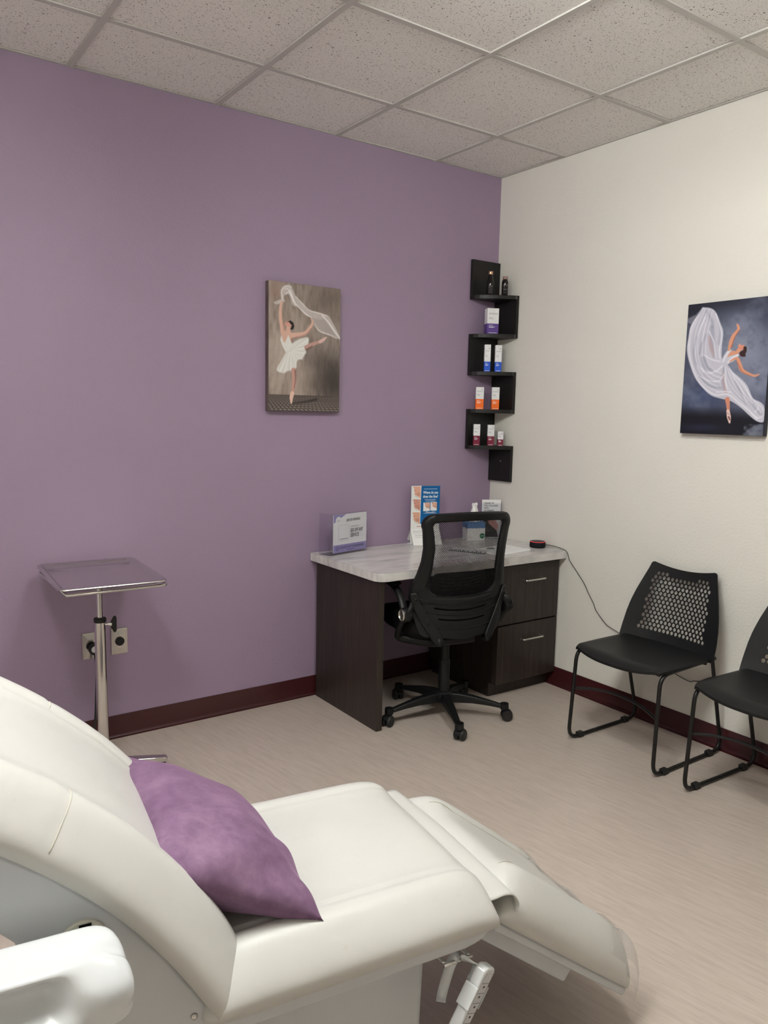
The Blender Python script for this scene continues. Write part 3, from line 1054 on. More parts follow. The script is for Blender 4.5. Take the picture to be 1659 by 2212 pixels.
    st = [(y, z) for z in np.linspace(0.45, 0.765, 12) for y in np.linspace(-0.225, 0.225, 19)
          if abs(y) < float(np.interp(z, zz, ww)) - 0.012 and (abs(y) > float(np.interp(z, [0.49, 0.62, 0.75], [0.166, 0.158, 0.138])) + 0.014 or z < 0.475 or z > 0.77)]
    cdt_plate('backrest', outline, holes, bfn, M['black_shell'], t, 0.0055, st)
    return t
wc1 = make_waiting('waiting_chair', 'black waiting chair with perforated back, nearer the desk, wholly in view')
wc1.location = (-0.262, -1.338, 0)
wc1.rotation_euler = (0, 0, PI)
wc2 = copy_tree(wc1)
wc2['label'] = 'black waiting chair with perforated back at the right edge, cut off by the frame'
wc2.location = (-0.272, -1.935, 0)
wc2.rotation_euler = (0, 0, PI - R(2.0))

# ================================================================== CORNER SHELF
cs = empty('corner_shelf', 'black zigzag corner shelf with five curved tiers above the desk', 'shelf', (0, 0, 1.074))
SZ0 = 1.074
tiers = [2.106, 1.896, 1.690, 1.481, 1.278]
bt = 0.021
curve_pts = [(-0.207, -0.020)] + [(-0.207 + 0.190 * t + 0.0, -0.020 - 0.158 * (t ** 0.55)) for t in np.linspace(0.02, 0.96, 14)] + [(-0.018, -0.180)]
for zt in tiers:
    poly = [(-0.0015, -0.0015), (-0.207, -0.0015)] + curve_pts + [(-0.0015, -0.180)]
    MB().prism(poly, lambda a, b, d: (a, b, d - SZ0), zt - bt, zt).build('tier', M['shelf'], cs, bevel=0.0012)
pz = [(tiers[0], 2.300, 0), (tiers[1], tiers[0] - bt, 1), (tiers[2], tiers[1] - bt, 0), (tiers[3], tiers[2] - bt, 1), (tiers[4], tiers[3] - bt, 0), (1.074, tiers[4] - bt, 1)]
for z0, z1, side in pz:
    if side == 0:
        MB().box(-0.207, -0.002, -0.020, -0.0015, z0 - SZ0, z1 - SZ0).build('panel', M['shelf'], cs, bevel=0.001)
    else:
        MB().box(-0.020, -0.0015, -0.180, -0.002, z0 - SZ0, z1 - SZ0).build('panel', M['shelf'], cs, bevel=0.001)
MB().lathe([(0.0005, 0.002), (0.003, 0.0015), (0.0035, 0)], 10, lambda x, y, z: (-0.020 - z, -0.10 + x, 0.115 + y)).build('screw', M['nickel'], cs, smooth=True)

def carton(label, x, y, z, wd, dp, h, split, mat, rz, lines, group, word='ENVIRON'):
    t = empty('product_carton', label, 'box', (x, y, z), rz, group)
    hw_, hd = wd / 2, dp / 2
    zs = h * split
    MB().box(-hw_, hw_, -hd, hd, 0.0, zs).build('coloured_band', mat, t, bevel=0.0006)
    MB().box(-hw_, hw_, -hd, hd, zs, h).build('upper_carton', M['box_white'], t, bevel=0.0006)
    yf_ = -hd - 0.0005
    RT, UP = (1, 0, 0), (0, 0, 1)
    text('lettering', word, M['ink_grey'], t, (-hw_ * 0.72, yf_, h * (split + (1 - split) * 0.60)), RT, UP, width=wd * 0.74, height=wd * 0.125)
    MB().box(-hw_ * 0.7, -hw_ * 0.1, yf_, yf_ + 0.0004, h * (split + (1 - split) * 0.36), h * (split + (1 - split) * 0.36) + 0.0016).build('print_line', M['ink_grey'], t)
    MB().box(-hw_ * 0.7, hw_ * 0.1, yf_, yf_ + 0.0004, h * (split + (1 - split) * 0.30), h * (split + (1 - split) * 0.30) + 0.0012).build('print_line', M['ink_grey'], t)
    MB().lathe([(0.0026 if wd < .06 else 0.005, 0), (0.0026 if wd < .06 else 0.005, 0.0004)], 10, lambda a, c, d: (hw_ * 0.55 + a, yf_ + d, h * (split + (1 - split) * 0.78) + c)).build('emblem', M['ink_grey'] if wd < .06 else M['ink_white'], t)
    for k, (zf, w0) in enumerate(lines):
        MB().box(-hw_ * 0.7, -hw_ * 0.7 + wd * w0, yf_, yf_ + 0.0004, zs * zf, zs * zf + 0.002).build('print_line', M['ink_white'], t)
    return t

FACE = R(-36)
std = [(0.82, 0.35), (0.68, 0.55), (0.60, 0.42), (0.08, 0.7)]
def place_carton(label, x, y, tier, wd, dp, h, split, mat, rz, group):
    z = tiers[tier]
    # x, y is the front-bottom-centre: step back half the depth along the facing direction
    bx, by = -math.sin(rz) * dp / 2, math.cos(rz) * dp / 2
    return carton(label, x + bx, y + by, z, wd, dp, h, split, mat, rz, std, group)
place_carton('large white and purple carton on the second tier of the corner shelf', -0.1287, -0.1120, 1, 0.066, 0.05, 0.138, 0.40, M['box_purple'], R(-24), 'cartons on the corner shelf')
place_carton('white and blue carton on the left of the third tier', -0.1412, -0.0920, 2, 0.034, 0.034, 0.148, 0.37, M['box_blue'], FACE, 'cartons on the corner shelf')
place_carton('white and blue carton on the right of the third tier, by the cream wall', -0.0898, -0.1250, 2, 0.036, 0.034, 0.146, 0.37, M['box_blue'], FACE, 'cartons on the corner shelf')
place_carton('white and orange carton on the left of the fourth tier', -0.1718, -0.0740, 3, 0.044, 0.038, 0.123, 0.46, M['box_orange'], FACE, 'cartons on the corner shelf')
place_carton('white and orange carton on the right of the fourth tier', -0.0876, -0.1120, 3, 0.042, 0.038, 0.124, 0.45, M['box_orange'], FACE, 'cartons on the corner shelf')
place_carton('tall white and maroon carton at the left end of the lowest tier', -0.1756, -0.0640, 4, 0.037, 0.034, 0.119, 0.46, M['box_maroon'], FACE, 'cartons on the corner shelf')
place_carton('tall white and maroon carton in the middle of the lowest tier', -0.1086, -0.1080, 4, 0.037, 0.034, 0.117, 0.45, M['box_maroon'], FACE, 'cartons on the corner shelf')
place_carton('short white and maroon carton at the right end of the lowest tier', -0.0659, -0.1420, 4, 0.031, 0.030, 0.081, 0.45, M['box_maroon'], FACE, 'cartons on the corner shelf')

def bottle(label, x, y, prof, capprof, capmat, tz):
    z = tiers[0]
    t = empty('glass_bottle', label, 'bottle', (x, y, z), FACE, 'bottles on the top tier')
    MB().lathe(prof, 24).build('body', M['bottle'], t, smooth=True, auto=50)
    MB().lathe(capprof, 20).build('cap', capmat, t, smooth=True, auto=40)
    r_ = prof[2][0] + 0.0006
    for k, (zf, w_) in enumerate(tz):
        a0 = w_ / r_ / 2
        pts = [(r_ * math.sin(-a0 + 2 * a0 * i / 6), -r_ * math.cos(-a0 + 2 * a0 * i / 6)) for i in range(7)]
        vv = []
        hh = 0.003 if k == 0 else 0.0012
        for a, b in pts: vv += [(a, b, zf), (a, b, zf + hh)]
        MB().add(vv, [(2 * i, 2 * i + 2, 2 * i + 3, 2 * i + 1) for i in range(6)]).build('print_line', M['ink_grey'], t)
    return t
bottle('tall dark bottle with tapered neck and copper cap on the top tier', -0.1429, -0.095, [(0.017, 0), (0.0195, 0.003), (0.0195, 0.062), (0.0185, 0.07), (0.0115, 0.102), (0.011, 0.11)],
       [(0.0125, 0.108), (0.013, 0.109), (0.013, 0.123), (0.012, 0.125)], M['copper'], [(0.044, 0.024), (0.037, 0.026), (0.027, 0.024), (0.018, 0.018), (0.01, 0.02)])
bottle('short dark brown bottle with taupe cap on the top tier', -0.0760, -0.140, [(0.0155, 0), (0.0175, 0.003), (0.0175, 0.070), (0.0165, 0.076), (0.0125, 0.081), (0.012, 0.086)],
       [(0.0138, 0.084), (0.0142, 0.085), (0.0142, 0.098), (0.013, 0.100)], M['taupe_cap'], [(0.052, 0.024), (0.046, 0.018), (0.030, 0.028), (0.026, 0.02), (0.012, 0.016)])

# ================================================================== CANVAS PICTURES
def canvas(label, loc, ex, n, wd, h, depth, paint, edgemat):
    """loc = bottom centre on the wall, ex = unit vector to the right as seen, n = out of the wall"""
    t = empty('canvas_picture', label, 'picture', loc, 0, 'ballet canvases on the walls')
    ex, n = Vector(ex), Vector(n)
    up = Vector((0, 0, 1))
    mb = MB()
    mb.prism(rrect(-wd / 2, wd / 2, 0, h, 0.003, 3), lambda a, b, d: ex * a + up * b + n * d, 0.002, depth)
    mb.build('stretched_canvas', edgemat, t, bevel=0.0015)
    tl = ex * (-wd / 2 + 0.0008) + up * (h - 0.0008) + n * (depth + 0.0006)
    paint.build('print', M['print'], t, tl, ex * (wd - 0.0016), up * -(h - 0.0016))
    return t

def rgb(*a): return np.array(a, float)
# -- picture on the purple wall
P = Paint([(205, 175), (1248, 270), (1258, 2055), (232, 2060)], 170, 264)
X, Y = P.X, P.Y
n1 = fbm(X / 160, Y / 420, 3); n2 = fbm(X / 50, Y / 140, 9); n3 = fbm(X / 300, Y / 300, 21)
P.c[:] = rgb(158, 143, 134)
P.blend(np.clip((n1 - .45) * 3, 0, 1) * .75, rgb(126, 112, 102))
P.blend(np.clip((n2 - .52) * 4, 0, 1) * .45, rgb(176, 164, 156))
P.blend(np.clip((.42 - n2) * 4, 0, 1) * .5, rgb(104, 94, 86))
n4 = fbm(X / 26, Y / 170, 33)
P.blend(np.clip((n4 - .55) * 5, 0, 1) * .45, rgb(186, 172, 162))
P.blend(np.clip((.43 - n4) * 5, 0, 1) * .40, rgb(92, 80, 72))
P.blob(1050, 450, 330, 420, rgb(104, 92, 84), .65)
P.blob(300, 300, 110, 160, rgb(140, 112, 98), .5)
P.blob(360, 1250, 240, 420, rgb(186, 172, 162), .7)
P.blob(650, 800, 200, 250, rgb(168, 155, 146), .5)
P.blob(680, 1620, 180, 300, rgb(176, 160, 150), .7)
P.blob(1150, 1600, 260, 420, rgb(62, 56, 54), .92)
P.blob(860, 1280, 130, 180, rgb(96, 86, 82), .5)
P.blob(900, 1650, 150, 140, rgb(98, 86, 80), .45)
P.poly([(150, 1822), (1300, 1828), (1300, 2120), (150, 2120)], rgb(84, 75, 72), 1, 8)
yy = np.clip((Y - 1828) / 230, 0, 1)
sc = 70 + 60 * yy
orn = np.sin(X / sc * 6.28) * np.sin((np.sqrt(yy + .02) * 6.5) * 6.28)
P.blend(np.where(Y > 1840, np.clip((np.abs(orn) - .45) * 3, 0, 1), 0) * .75 * (0.45 + .55 * yy), rgb(176, 164, 156))
P.stroke([(580, 1945, 10), (760, 1920, 14), (920, 1880, 20)], rgb(44, 38, 38), .7, 24)
# veil
P.poly([(385, 420), (388, 300), (440, 244), (525, 242), (600, 395), (700, 500), (790, 585), (930, 620), (1060, 655), (1120, 720), (1240, 945), (1245, 1000), (1160, 960), (1050, 935), (950, 890), (885, 800), (835, 705), (740, 655), (640, 555), (560, 525), (505, 385), (440, 375), (412, 450)], rgb(208, 200, 199), .74, 16, True)
P.poly([(840, 700), (960, 720), (1050, 700), (1130, 850), (1210, 960), (1060, 925), (950, 880)], rgb(150, 138, 134), .45, 30)
for st_ in ([(412, 440, 8), (392, 330, 7), (450, 258, 8), (530, 262, 6)], [(450, 370, 6), (510, 340, 8), (580, 480, 9), (640, 545, 6), (740, 640, 9), (830, 695, 6)], [(600, 400, 5), (720, 520, 7), (800, 590, 6), (950, 630, 8), (1060, 665, 6)], [(990, 660, 10), (1080, 760, 12), (1160, 870, 12), (1240, 975, 10)], [(520, 300, 8), (560, 440, 10), (600, 520, 5)], [(870, 790, 5), (950, 885, 6), (1080, 930, 6), (1200, 985, 5)], [(440, 300, 6), (480, 290, 7), (540, 400, 8)]):
    P.stroke(st_, rgb(238, 233, 232), .8, 14)
P.poly([(420, 430), (300, 480), (280, 500), (330, 525), (400, 490), (450, 470)], rgb(214, 208, 206), .7, 10)
SK = rgb(216, 176, 160); SKD = rgb(168, 118, 104)
P.stroke([(430, 935, 40), (392, 760, 24), (382, 640, 21), (385, 540, 17), (402, 480, 15)], SK)
P.stroke([(446, 905, 8), (410, 720, 5), (404, 600, 4)], SKD, .6)
P.stroke([(500, 930, 34), (500, 840, 28)], SK)
P.stroke([(560, 960, 36), (735, 928, 28), (818, 835, 22), (848, 765, 15), (832, 712, 10)], SK)
P.stroke([(600, 990, 8), (745, 948, 6), (830, 850, 5)], SKD, .7)
P.poly([(405, 940), (440, 900), (590, 930), (560, 1010), (545, 1060), (430, 1060), (398, 990)], SK, 1, 10)
P.stroke([(478, 800, 30), (510, 800, 42)], rgb(214, 160, 146))
P.stroke([(455, 800, 14), (470, 770, 12)], rgb(210, 150, 138))
P.poly([(500, 760), (525, 745), (570, 775), (585, 830), (570, 875), (525, 878), (550, 820)], rgb(38, 28, 28), 1, 8)
P.stroke([(488, 772, 6), (498, 768, 5)], rgb(120, 70, 66), .8)
P.stroke([(540, 1060, 14), (552, 1000, 10)], SKD, .7)
W1 = rgb(226, 224, 220)
P.poly([(400, 965), (432, 1060), (458, 1062), (500, 955), (545, 1060), (566, 1100), (560, 1180), (500, 1220), (466, 1205), (418, 1120), (386, 1030)], W1, 1, 8)
P.poly([(548, 1090), (610, 1040), (700, 1000), (785, 985), (797, 1050), (766, 1180), (712, 1290), (640, 1322), (612, 1440), (520, 1470), (430, 1508), (340, 1466), (395, 1350), (470, 1210), (520, 1150)], rgb(222, 220, 216), 1, 16, True)
for (xa, ya, xb_, yb_) in ((540, 1170, 760, 1000), (540, 1170, 780, 1100), (545, 1180, 740, 1190), (545, 1190, 690, 1280), (540, 1200, 600, 1400), (530, 1200, 520, 1450), (510, 1200, 430, 1490), (500, 1200, 370, 1450)):
    P.stroke([(xa, ya, 3), (xb_, yb_, 10)], rgb(196, 193, 190), .45, 14)
    P.stroke([(xa + 14, ya + 10, 3), (xb_ + 22, yb_ + 22, 8)], rgb(246, 245, 243), .55, 14)
P.stroke([(770, 1130, 36), (860, 1078, 27), (960, 1042, 20)], rgb(190, 150, 140))
P.stroke([(760, 1165, 12), (850, 1110, 8)], rgb(92, 64, 60), .7)
P.stroke([(965, 1040, 24), (1010, 1010, 22), (1050, 975, 10)], rgb(220, 184, 178))
P.stroke([(586, 1465, 36), (596, 1560, 30), (594, 1660, 30), (576, 1770, 19)], rgb(196, 152, 142))
P.stroke([(610, 1470, 14), (616, 1600, 9), (598, 1720, 6)], rgb(120, 86, 80), .6)
P.stroke([(572, 1800, 30), (560, 1865, 25), (560, 1940, 11)], rgb(226, 190, 176))
cp1 = canvas('canvas print of a ballerina on pointe in a white tutu, on the purple wall', (-1.268, -0.001, 1.449), (1, 0, 0), (0, -1, 0), 0.392, 0.598, 0.034, P, simple('taupe_canvas_edge', srgb(98, 84, 82), 0.6, 0, 0.3, 0.3, 12))

# -- picture on the cream wall
P = Paint([(315, 245), (1482, 110), (1335, 2095), (205, 2060)], 168, 256)
X, Y = P.X, P.Y
n1 = fbm(X / 260, Y / 260, 5); n2 = fbm(X / 90, Y / 90, 15)
P.c[:] = rgb(66, 70, 90)
P.blob(1050, 900, 560, 620, rgb(132, 137, 156), .95)
P.blob(1200, 1350, 300, 300, rgb(120, 124, 146), .6)
P.blob(500, 1550, 300, 200, rgb(58, 72, 108), .6)
P.blob(300, 250, 400, 330, rgb(26, 28, 38), .9)
P.blob(800, 180, 600, 150, rgb(36, 38, 50), .8)
P.blob(1450, 250, 200, 300, rgb(44, 46, 64), .7)
P.blend(np.clip((n1 - .5) * 3, 0, 1) * .4, rgb(150, 156, 176))
P.blend(np.clip((.45 - n2) * 3, 0, 1) * .35, rgb(52, 56, 76))
P.poly([(100, 1740), (700, 1760), (1400, 1800), (1400, 2200), (100, 2200)], rgb(20, 20, 28), .95, 160)
P.blob(500, 1980, 300, 50, rgb(44, 50, 78), .6)
P.poly([(1060, 2080), (1150, 1990), (1240, 1940), (1345, 1920), (1400, 2150), (1060, 2150)], rgb(88, 92, 108), .9, 30)
P.blend(np.where((X > 1080) & (Y > 1930), np.clip((n2 - .5) * 4, 0, 1), 0) * .5, rgb(140, 144, 158))
P.poly([(305, 440), (420, 380), (505, 285), (520, 340), (400, 470), (350, 520), (298, 490)], rgb(150, 150, 162), .6, 14)
DR = rgb(196, 194, 206)
dress = [(510, 278), (620, 292), (690, 350), (750, 500), (792, 625), (776, 800), (772, 1000), (800, 960), (850, 890), (912, 888), (880, 960), (1005, 940), (990, 985), (930, 1040), (868, 1075), (862, 1110), (935, 1200), (1050, 1300), (1130, 1400), (1200, 1560), (1300, 1615), (1356, 1690), (1352, 1885), (1262, 1892), (1150, 1805), (1040, 1700), (900, 1605), (760, 1570), (640, 1532), (540, 1450), (420, 1300), (340, 1100), (293, 880), (322, 700), (340, 560), (400, 450), (480, 350)]
P.poly(dress, DR, .97, 10, True)
hiL, loL = rgb(236, 235, 243), rgb(140, 141, 160)
for st_ in ([(640, 560, 26), (640, 800, 40), (670, 980, 16)], [(430, 700, 14), (400, 900, 18), (430, 1080, 14)], [(520, 1000, 30), (560, 1130, 34), (640, 1170, 16)], [(800, 1150, 16), (790, 1300, 18), (800, 1450, 12)], [(560, 330, 14), (640, 480, 18), (640, 560, 14)], [(470, 1250, 12), (600, 1380, 18), (760, 1420, 14)], [(960, 1320, 12), (1030, 1480, 14), (1100, 1640, 10)], [(1180, 1620, 14), (1260, 1740, 16), (1330, 1800, 14)], [(560, 660, 10), (500, 800, 12), (470, 940, 10)], [(720, 420, 8), (750, 600, 10), (730, 800, 12)]):
    P.stroke(st_, loL, .55, 34)
P.stroke([(600, 700, 18), (630, 860, 24), (660, 980, 10)], rgb(186, 152, 150), .5, 30)
P.stroke([(790, 1200, 12), (800, 1350, 16), (830, 1480, 20)], rgb(178, 140, 142), .5, 26)
for st_ in ([(510, 290, 7), (400, 470, 8), (335, 640, 9), (320, 850, 9), (350, 1070, 8), (440, 1290, 8), (560, 1440, 9), (700, 1520, 9), (860, 1510, 9), (1000, 1620, 9), (1150, 1740, 9), (1260, 1860, 9)], [(540, 420, 6), (450, 650, 8), (415, 900, 8), (440, 1060, 7), (520, 1200, 8)], [(600, 620, 7), (660, 760, 8), (680, 900, 7), (690, 990, 6)], [(520, 950, 7), (640, 1020, 8), (750, 1045, 7)], [(480, 1130, 7), (580, 1210, 8), (700, 1180, 8), (780, 1110, 7)], [(450, 1240, 6), (600, 1320, 8), (740, 1320, 8), (800, 1230, 7)], [(700, 1480, 6), (820, 1470, 8), (900, 1480, 7)], [(830, 1120, 7), (820, 1300, 8), (850, 1440, 6)], [(880, 1150, 7), (960, 1300, 8), (1060, 1480, 8), (1110, 1620, 6)], [(930, 1220, 6), (1080, 1380, 7), (1160, 1540, 8), (1190, 1630, 6)], [(1210, 1600, 7), (1280, 1680, 8), (1230, 1760, 8)], [(1180, 1780, 6), (1280, 1840, 8), (1345, 1800, 6)], [(690, 370, 7), (750, 560, 8), (770, 700, 7), (740, 880, 7), (750, 1000, 6)], [(550, 500, 6), (520, 620, 7), (500, 760, 6)], [(870, 900, 8), (820, 980, 9), (790, 1050, 8)], [(990, 950, 10), (900, 1010, 10), (860, 1060, 9)]):
    P.stroke(st_, hiL, .72, 16)
fold_a = [(505, 300), (400, 470), (335, 640), (320, 850), (350, 1070), (440, 1290), (560, 1430), (700, 1500)]
fold_b = [(650, 330), (640, 480), (610, 640), (580, 820), (570, 960), (620, 1090), (720, 1160), (800, 1180)]
fold_c = [(800, 1120), (800, 1250), (820, 1380), (900, 1500), (1010, 1600), (1150, 1720), (1260, 1850)]
fold_d = [(870, 1110), (960, 1240), (1060, 1340), (1130, 1450), (1210, 1580), (1290, 1640), (1345, 1720)]
for k in range(1, 10):
    t_ = k / 10.0
    for fa_, fb_ in ((fold_a, fold_b), (fold_c, fold_d)):
        wob = 14 * math.sin(k * 2.3)
        st_ = [(a[0] + (b[0] - a[0]) * t_ + wob * math.sin(i * 1.1 + k), a[1] + (b[1] - a[1]) * t_, 3 + 3 * math.sin(i * .7 + k) ** 2) for i, (a, b) in enumerate(zip(fa_, fb_))]
        P.stroke(st_, hiL if k % 2 else loL, .5 if k % 2 else .42, 18)
SK = rgb(212, 150, 122); SKD = rgb(168, 96, 74)
P.stroke([(868, 885, 14), (890, 800, 26), (925, 690, 24), (985, 610, 18), (1000, 570, 20), (982, 520, 12)], SK)
P.stroke([(900, 850, 8), (950, 700, 7), (1012, 600, 6)], SKD, .7)
P.poly([(905, 895), (975, 895), (1000, 935), (900, 962), (845, 985), (870, 935)], SK, 1, 8)
P.stroke([(975, 920, 22), (1015, 870, 28)], SK)
P.stroke([(1030, 845, 34), (1055, 845, 36)], rgb(208, 138, 116))
P.stroke([(1010, 820, 14), (1020, 800, 8)], rgb(214, 150, 128))
P.stroke([(1090, 850, 22), (1085, 900, 26), (1050, 935, 36), (1075, 955, 24)], rgb(58, 36, 34))
P.stroke([(880, 1045, 8), (930, 1015, 14), (985, 1000, 20), (1010, 1060, 26), (1045, 1160, 28), (1120, 1210, 22), (1200, 1240, 15), (1230, 1245, 16), (1290, 1222, 5)], SK)
P.stroke([(975, 1040, 6), (1015, 1120, 7), (1060, 1195, 7), (1180, 1255, 5)], SKD, .7)
P.stroke([(852, 1580, 32), (860, 1640, 26), (865, 1735, 20)], rgb(206, 136, 112))
P.stroke([(862, 1745, 22), (874, 1830, 27), (884, 1908, 12)], rgb(228, 196, 188))
P.stroke([(872, 1830, 12), (886, 1870, 8)], rgb(96, 60, 58), .9)
P.stroke([(850, 1770, 4), (880, 1800, 4)], rgb(120, 80, 76), .7)
cp2 = canvas('dark blue canvas painting of a dancer in a flowing white dress, on the cream wall', (-0.001, -1.452, 1.388), (0, -1, 0), (-1, 0, 0), 0.385, 0.562, 0.032, P, simple('navy_canvas_edge', srgb(34, 36, 50), 0.6, 0, 0.3, 0.3, 12))

# ================================================================== DESK THINGS
# acrylic rewards sign
sg = empty('acrylic_sign', 'clear acrylic stand holding a lilac and white rewards card', 'sign', (-1.062, -0.078, DZ), R(13))
wA, hA, dA = 0.262, 0.208, 0.085
for nm, a in (('front_pane', (-wA / 2, wA / 2, -dA / 2, -dA / 2 + .002, 0.0, hA)), ('back_pane', (-wA / 2, wA / 2, -dA / 2 + .008, -dA / 2 + .010, 0.002, hA)),
              ('base_pane', (-wA / 2, wA / 2, -dA / 2 + .012, dA / 2, 0.0, 0.002)), ('side_pane', (-wA / 2, -wA / 2 + .002, -dA / 2 + .012, dA / 2, 0.002, hA))):
    MB().box(*a).build(nm, M['acrylic'], sg)
cw0, cw1, ch0, ch1 = -wA / 2 + 0.020, wA / 2 - 0.006, 0.012, 0.202
card = MB().box(cw0, cw1, -dA / 2 + .0035, -dA / 2 + .0065, ch0, ch1).build('card', M['paper'], sg)
yk = -dA / 2 + .0031
W_, H_ = cw1 - cw0, ch1 - ch0
def ck(s, t): return (cw0 + W_ * s, yk, ch0 + H_ * t)
MB().add([ck(0, 0), ck(1, 0), ck(1, .205), ck(0, .205)], [(0, 1, 2, 3)]).build('lilac_band', M['lilac'], card)
MB().add([ck(0, .78), ck(.37, 1), ck(0, 1)], [(0, 1, 2)]).build('lilac_corner', M['lilac'], card)
cpt = ck(.145, .84)
MB().add([(cpt[0], yk - .0003, cpt[2])] + [(cpt[0] + .021 * math.cos(2 * PI * i / 24), yk - .0003, cpt[2] + .021 * math.sin(2 * PI * i / 24)) for i in range(24)], [(0, 1 + i, 1 + (i + 1) % 24) for i in range(24)]).build('round_badge', M['paper'], card)
q = rrect(.145, .465, .30, .72, .03, 4)
MB().add([(*ck(s, t)[:1], yk - .0002, ck(s, t)[2]) for s, t in q], [tuple(range(len(q)))]).build('code_panel_edge', M['paper_grey'], card)
q = rrect(.155, .455, .31, .71, .03, 4)
MB().add([(*ck(s, t)[:1], yk - .0004, ck(s, t)[2]) for s, t in q], [tuple(range(len(q)))]).build('code_panel', M['paper'], card)
RT, UP = (1, 0, 0), (0, 0, 1)
def ctext(s, ss, tt, w_, h_, m_, bold=0.0):
    p = ck(ss, tt)
    text('lettering', s, m_, card, (p[0], yk - .0006, p[2]), RT, UP, width=w_ * W_, height=h_ * H_, bold=bold)
ctext('JOIN', .375, .805, .085, .07, M['ink_gold'], .012)
ctext('EDW', .485, .805, .085, .07, M['ink_navy'], .012)
ctext('REWARDS', .59, .805, .205, .07, M['ink_gold'], .012)
ctext('AND RECEIVE', .51, .64, .25, .03, M['ink_grey'])
ctext('$50 OFF ANY', .505, .505, .385, .10, M['ink'], .015)
ctext('SERVICE', .505, .375, .255, .10, M['ink'], .015)
ctext('SCAN EACH VISIT TO EARN REWARDS', .19, .095, .73, .062, M['ink_navy'], .01)
MB().box(ck(.40, 0)[0], ck(.62, 0)[0], yk - .0006, yk - .0002, ck(0, .045)[2], ck(0, .058)[2]).build('print_line', M['ink_navy'], card)
MB().box(ck(.18, 0)[0], ck(.42, 0)[0], yk - .0008, yk - .0005, ck(0, .345)[2], ck(0, .356)[2]).build('print_line', M['ink'], card)
cc_ = ck(.115, .11)
MB().tube([(cc_[0] + .0105 * math.cos(2 * PI * i / 20), yk - .0006, cc_[2] + .0105 * math.sin(2 * PI * i / 20)) for i in range(20)], .0009, 4, closed=True).build('emblem', M['ink_navy'], card)
MB().tube([(cc_[0] - .005, yk - .0006, cc_[2] - .002), (cc_[0], yk - .0006, cc_[2] + .003), (cc_[0] + .005, yk - .0006, cc_[2] - .002)], .0009, 4).build('emblem', M['ink_navy'], card)
ctext('Edw', .105, .825, .08, .035, M['ink_grey'])

# tent card
tc = empty('tent_card', 'tall blue and white folded display card asking where do you draw the line', 'display card', (-0.535, -0.070, DZ), R(-17))
TW, TZ0, TZ1 = 0.166, 0.083, 0.318
MB().box(-TW / 2, TW / 2, 0.0, 0.0016, TZ0, TZ1).build('upper_panel', M['paper'], tc)
P = Paint([(285, 225), (1148, 202), (1158, 1480), (300, 1500)], 96, 136)
P.c[:] = rgb(236, 236, 233)
SKp = [rgb(226, 172, 150), rgb(208, 152, 136), rgb(222, 170, 146)]
for k, dy in enumerate((0, 378, 762)):
    P.poly([(400, 240 + dy), (562, 240 + dy), (562, 590 + dy), (525, 565 + dy), (470, 520 + dy), (400, 495 + dy), (376, 450 + dy), (386, 400 + dy), (368, 365 + dy), (372, 310 + dy), (330, 268 + dy), (345, 248 + dy)], SKp[k], 1, 8)
    P.blob(500, 470 + dy, 60, 50, rgb(176, 112, 98), .45)
    P.stroke([(378, 362 + dy, 9), (408, 350 + dy, 4)], rgb(170, 84, 84), .8)
    P.stroke([(405, 515 + dy, 3), (490, 575 + dy, 3)], rgb(60, 60, 60), .8)
P.poly([(578, 190), (1180, 190), (1180, 1335), (578, 1345)], rgb(14, 98, 160), 1, 6)
for (x0, x1, y0, y1, dx) in ((656, 856, 712, 970, 0), (874, 1068, 695, 950, 214)):
    P.poly([(x0, y0), (x1, y0 - 8), (x1, y1 - 10), (x0, y1)], rgb(236, 236, 236), 1, 6)
    P.poly([(705 + dx, y0 + 14), (x1 - 2, y0 + 4), (x1 - 2, y1 - 60), (820 + dx, y0 + 170), (735 + dx, y0 + 140), (712 + dx, y0 + 110), (716 + dx, y0 + 60)], rgb(220, 170, 148), 1, 8)
    P.stroke([(712 + dx, y0 + 25, 16), (730 + dx, y0 + 30, 8)], rgb(140, 88, 76), .8)
    P.blob(800 + dx, y0 + 130, 40, 26, rgb(176, 122, 102), .5)
P.build('print', M['print_gloss'], tc, (-TW / 2, -0.0006, TZ1), (TW, 0, 0), (0, 0, -(TZ1 - TZ0)))
def tp(x, y):   # drawing coords -> local
    s = (x - 290) / 860; t = (y - 212) / 1280
    return (-TW / 2 + TW * s, -0.0012, TZ1 - (TZ1 - TZ0) * t)
def ttext(s, x, y, x1, h, m_, bold=0.0):
    a, b = tp(x, y), tp(x1, y)
    text('lettering', s, m_, tc, a, RT, UP, width=b[0] - a[0], height=h, bold=bold)
ttext('Where do you', 640, 445, 1085, 0.0150, M['ink_white'], .02)
ttext('draw the line?', 640, 565, 1085, 0.0150, M['ink_white'], .02)
for (x, y, x1) in ((660, 310, 1065), (692, 625, 1028), (718, 668, 1002), (742, 985, 782), (910, 972, 1030), (735, 1008, 990), (668, 1030, 1055)):
    a, b = tp(x, y), tp(x1, y)
    MB().box(a[0], b[0], -.0013, -.0009, a[2], a[2] + .0016).build('print_line', M['ink_white'], tc)
a, b = tp(470, 1425), tp(1000, 1425)
MB().box(a[0], b[0], -.0013, -.0009, a[2], a[2] + .003).build('print_line', M['ink_red'], tc)
a = tp(690, 1240)
text('lettering', 'A', M['ink_white'], tc, a, RT, UP, width=.03, height=.022)
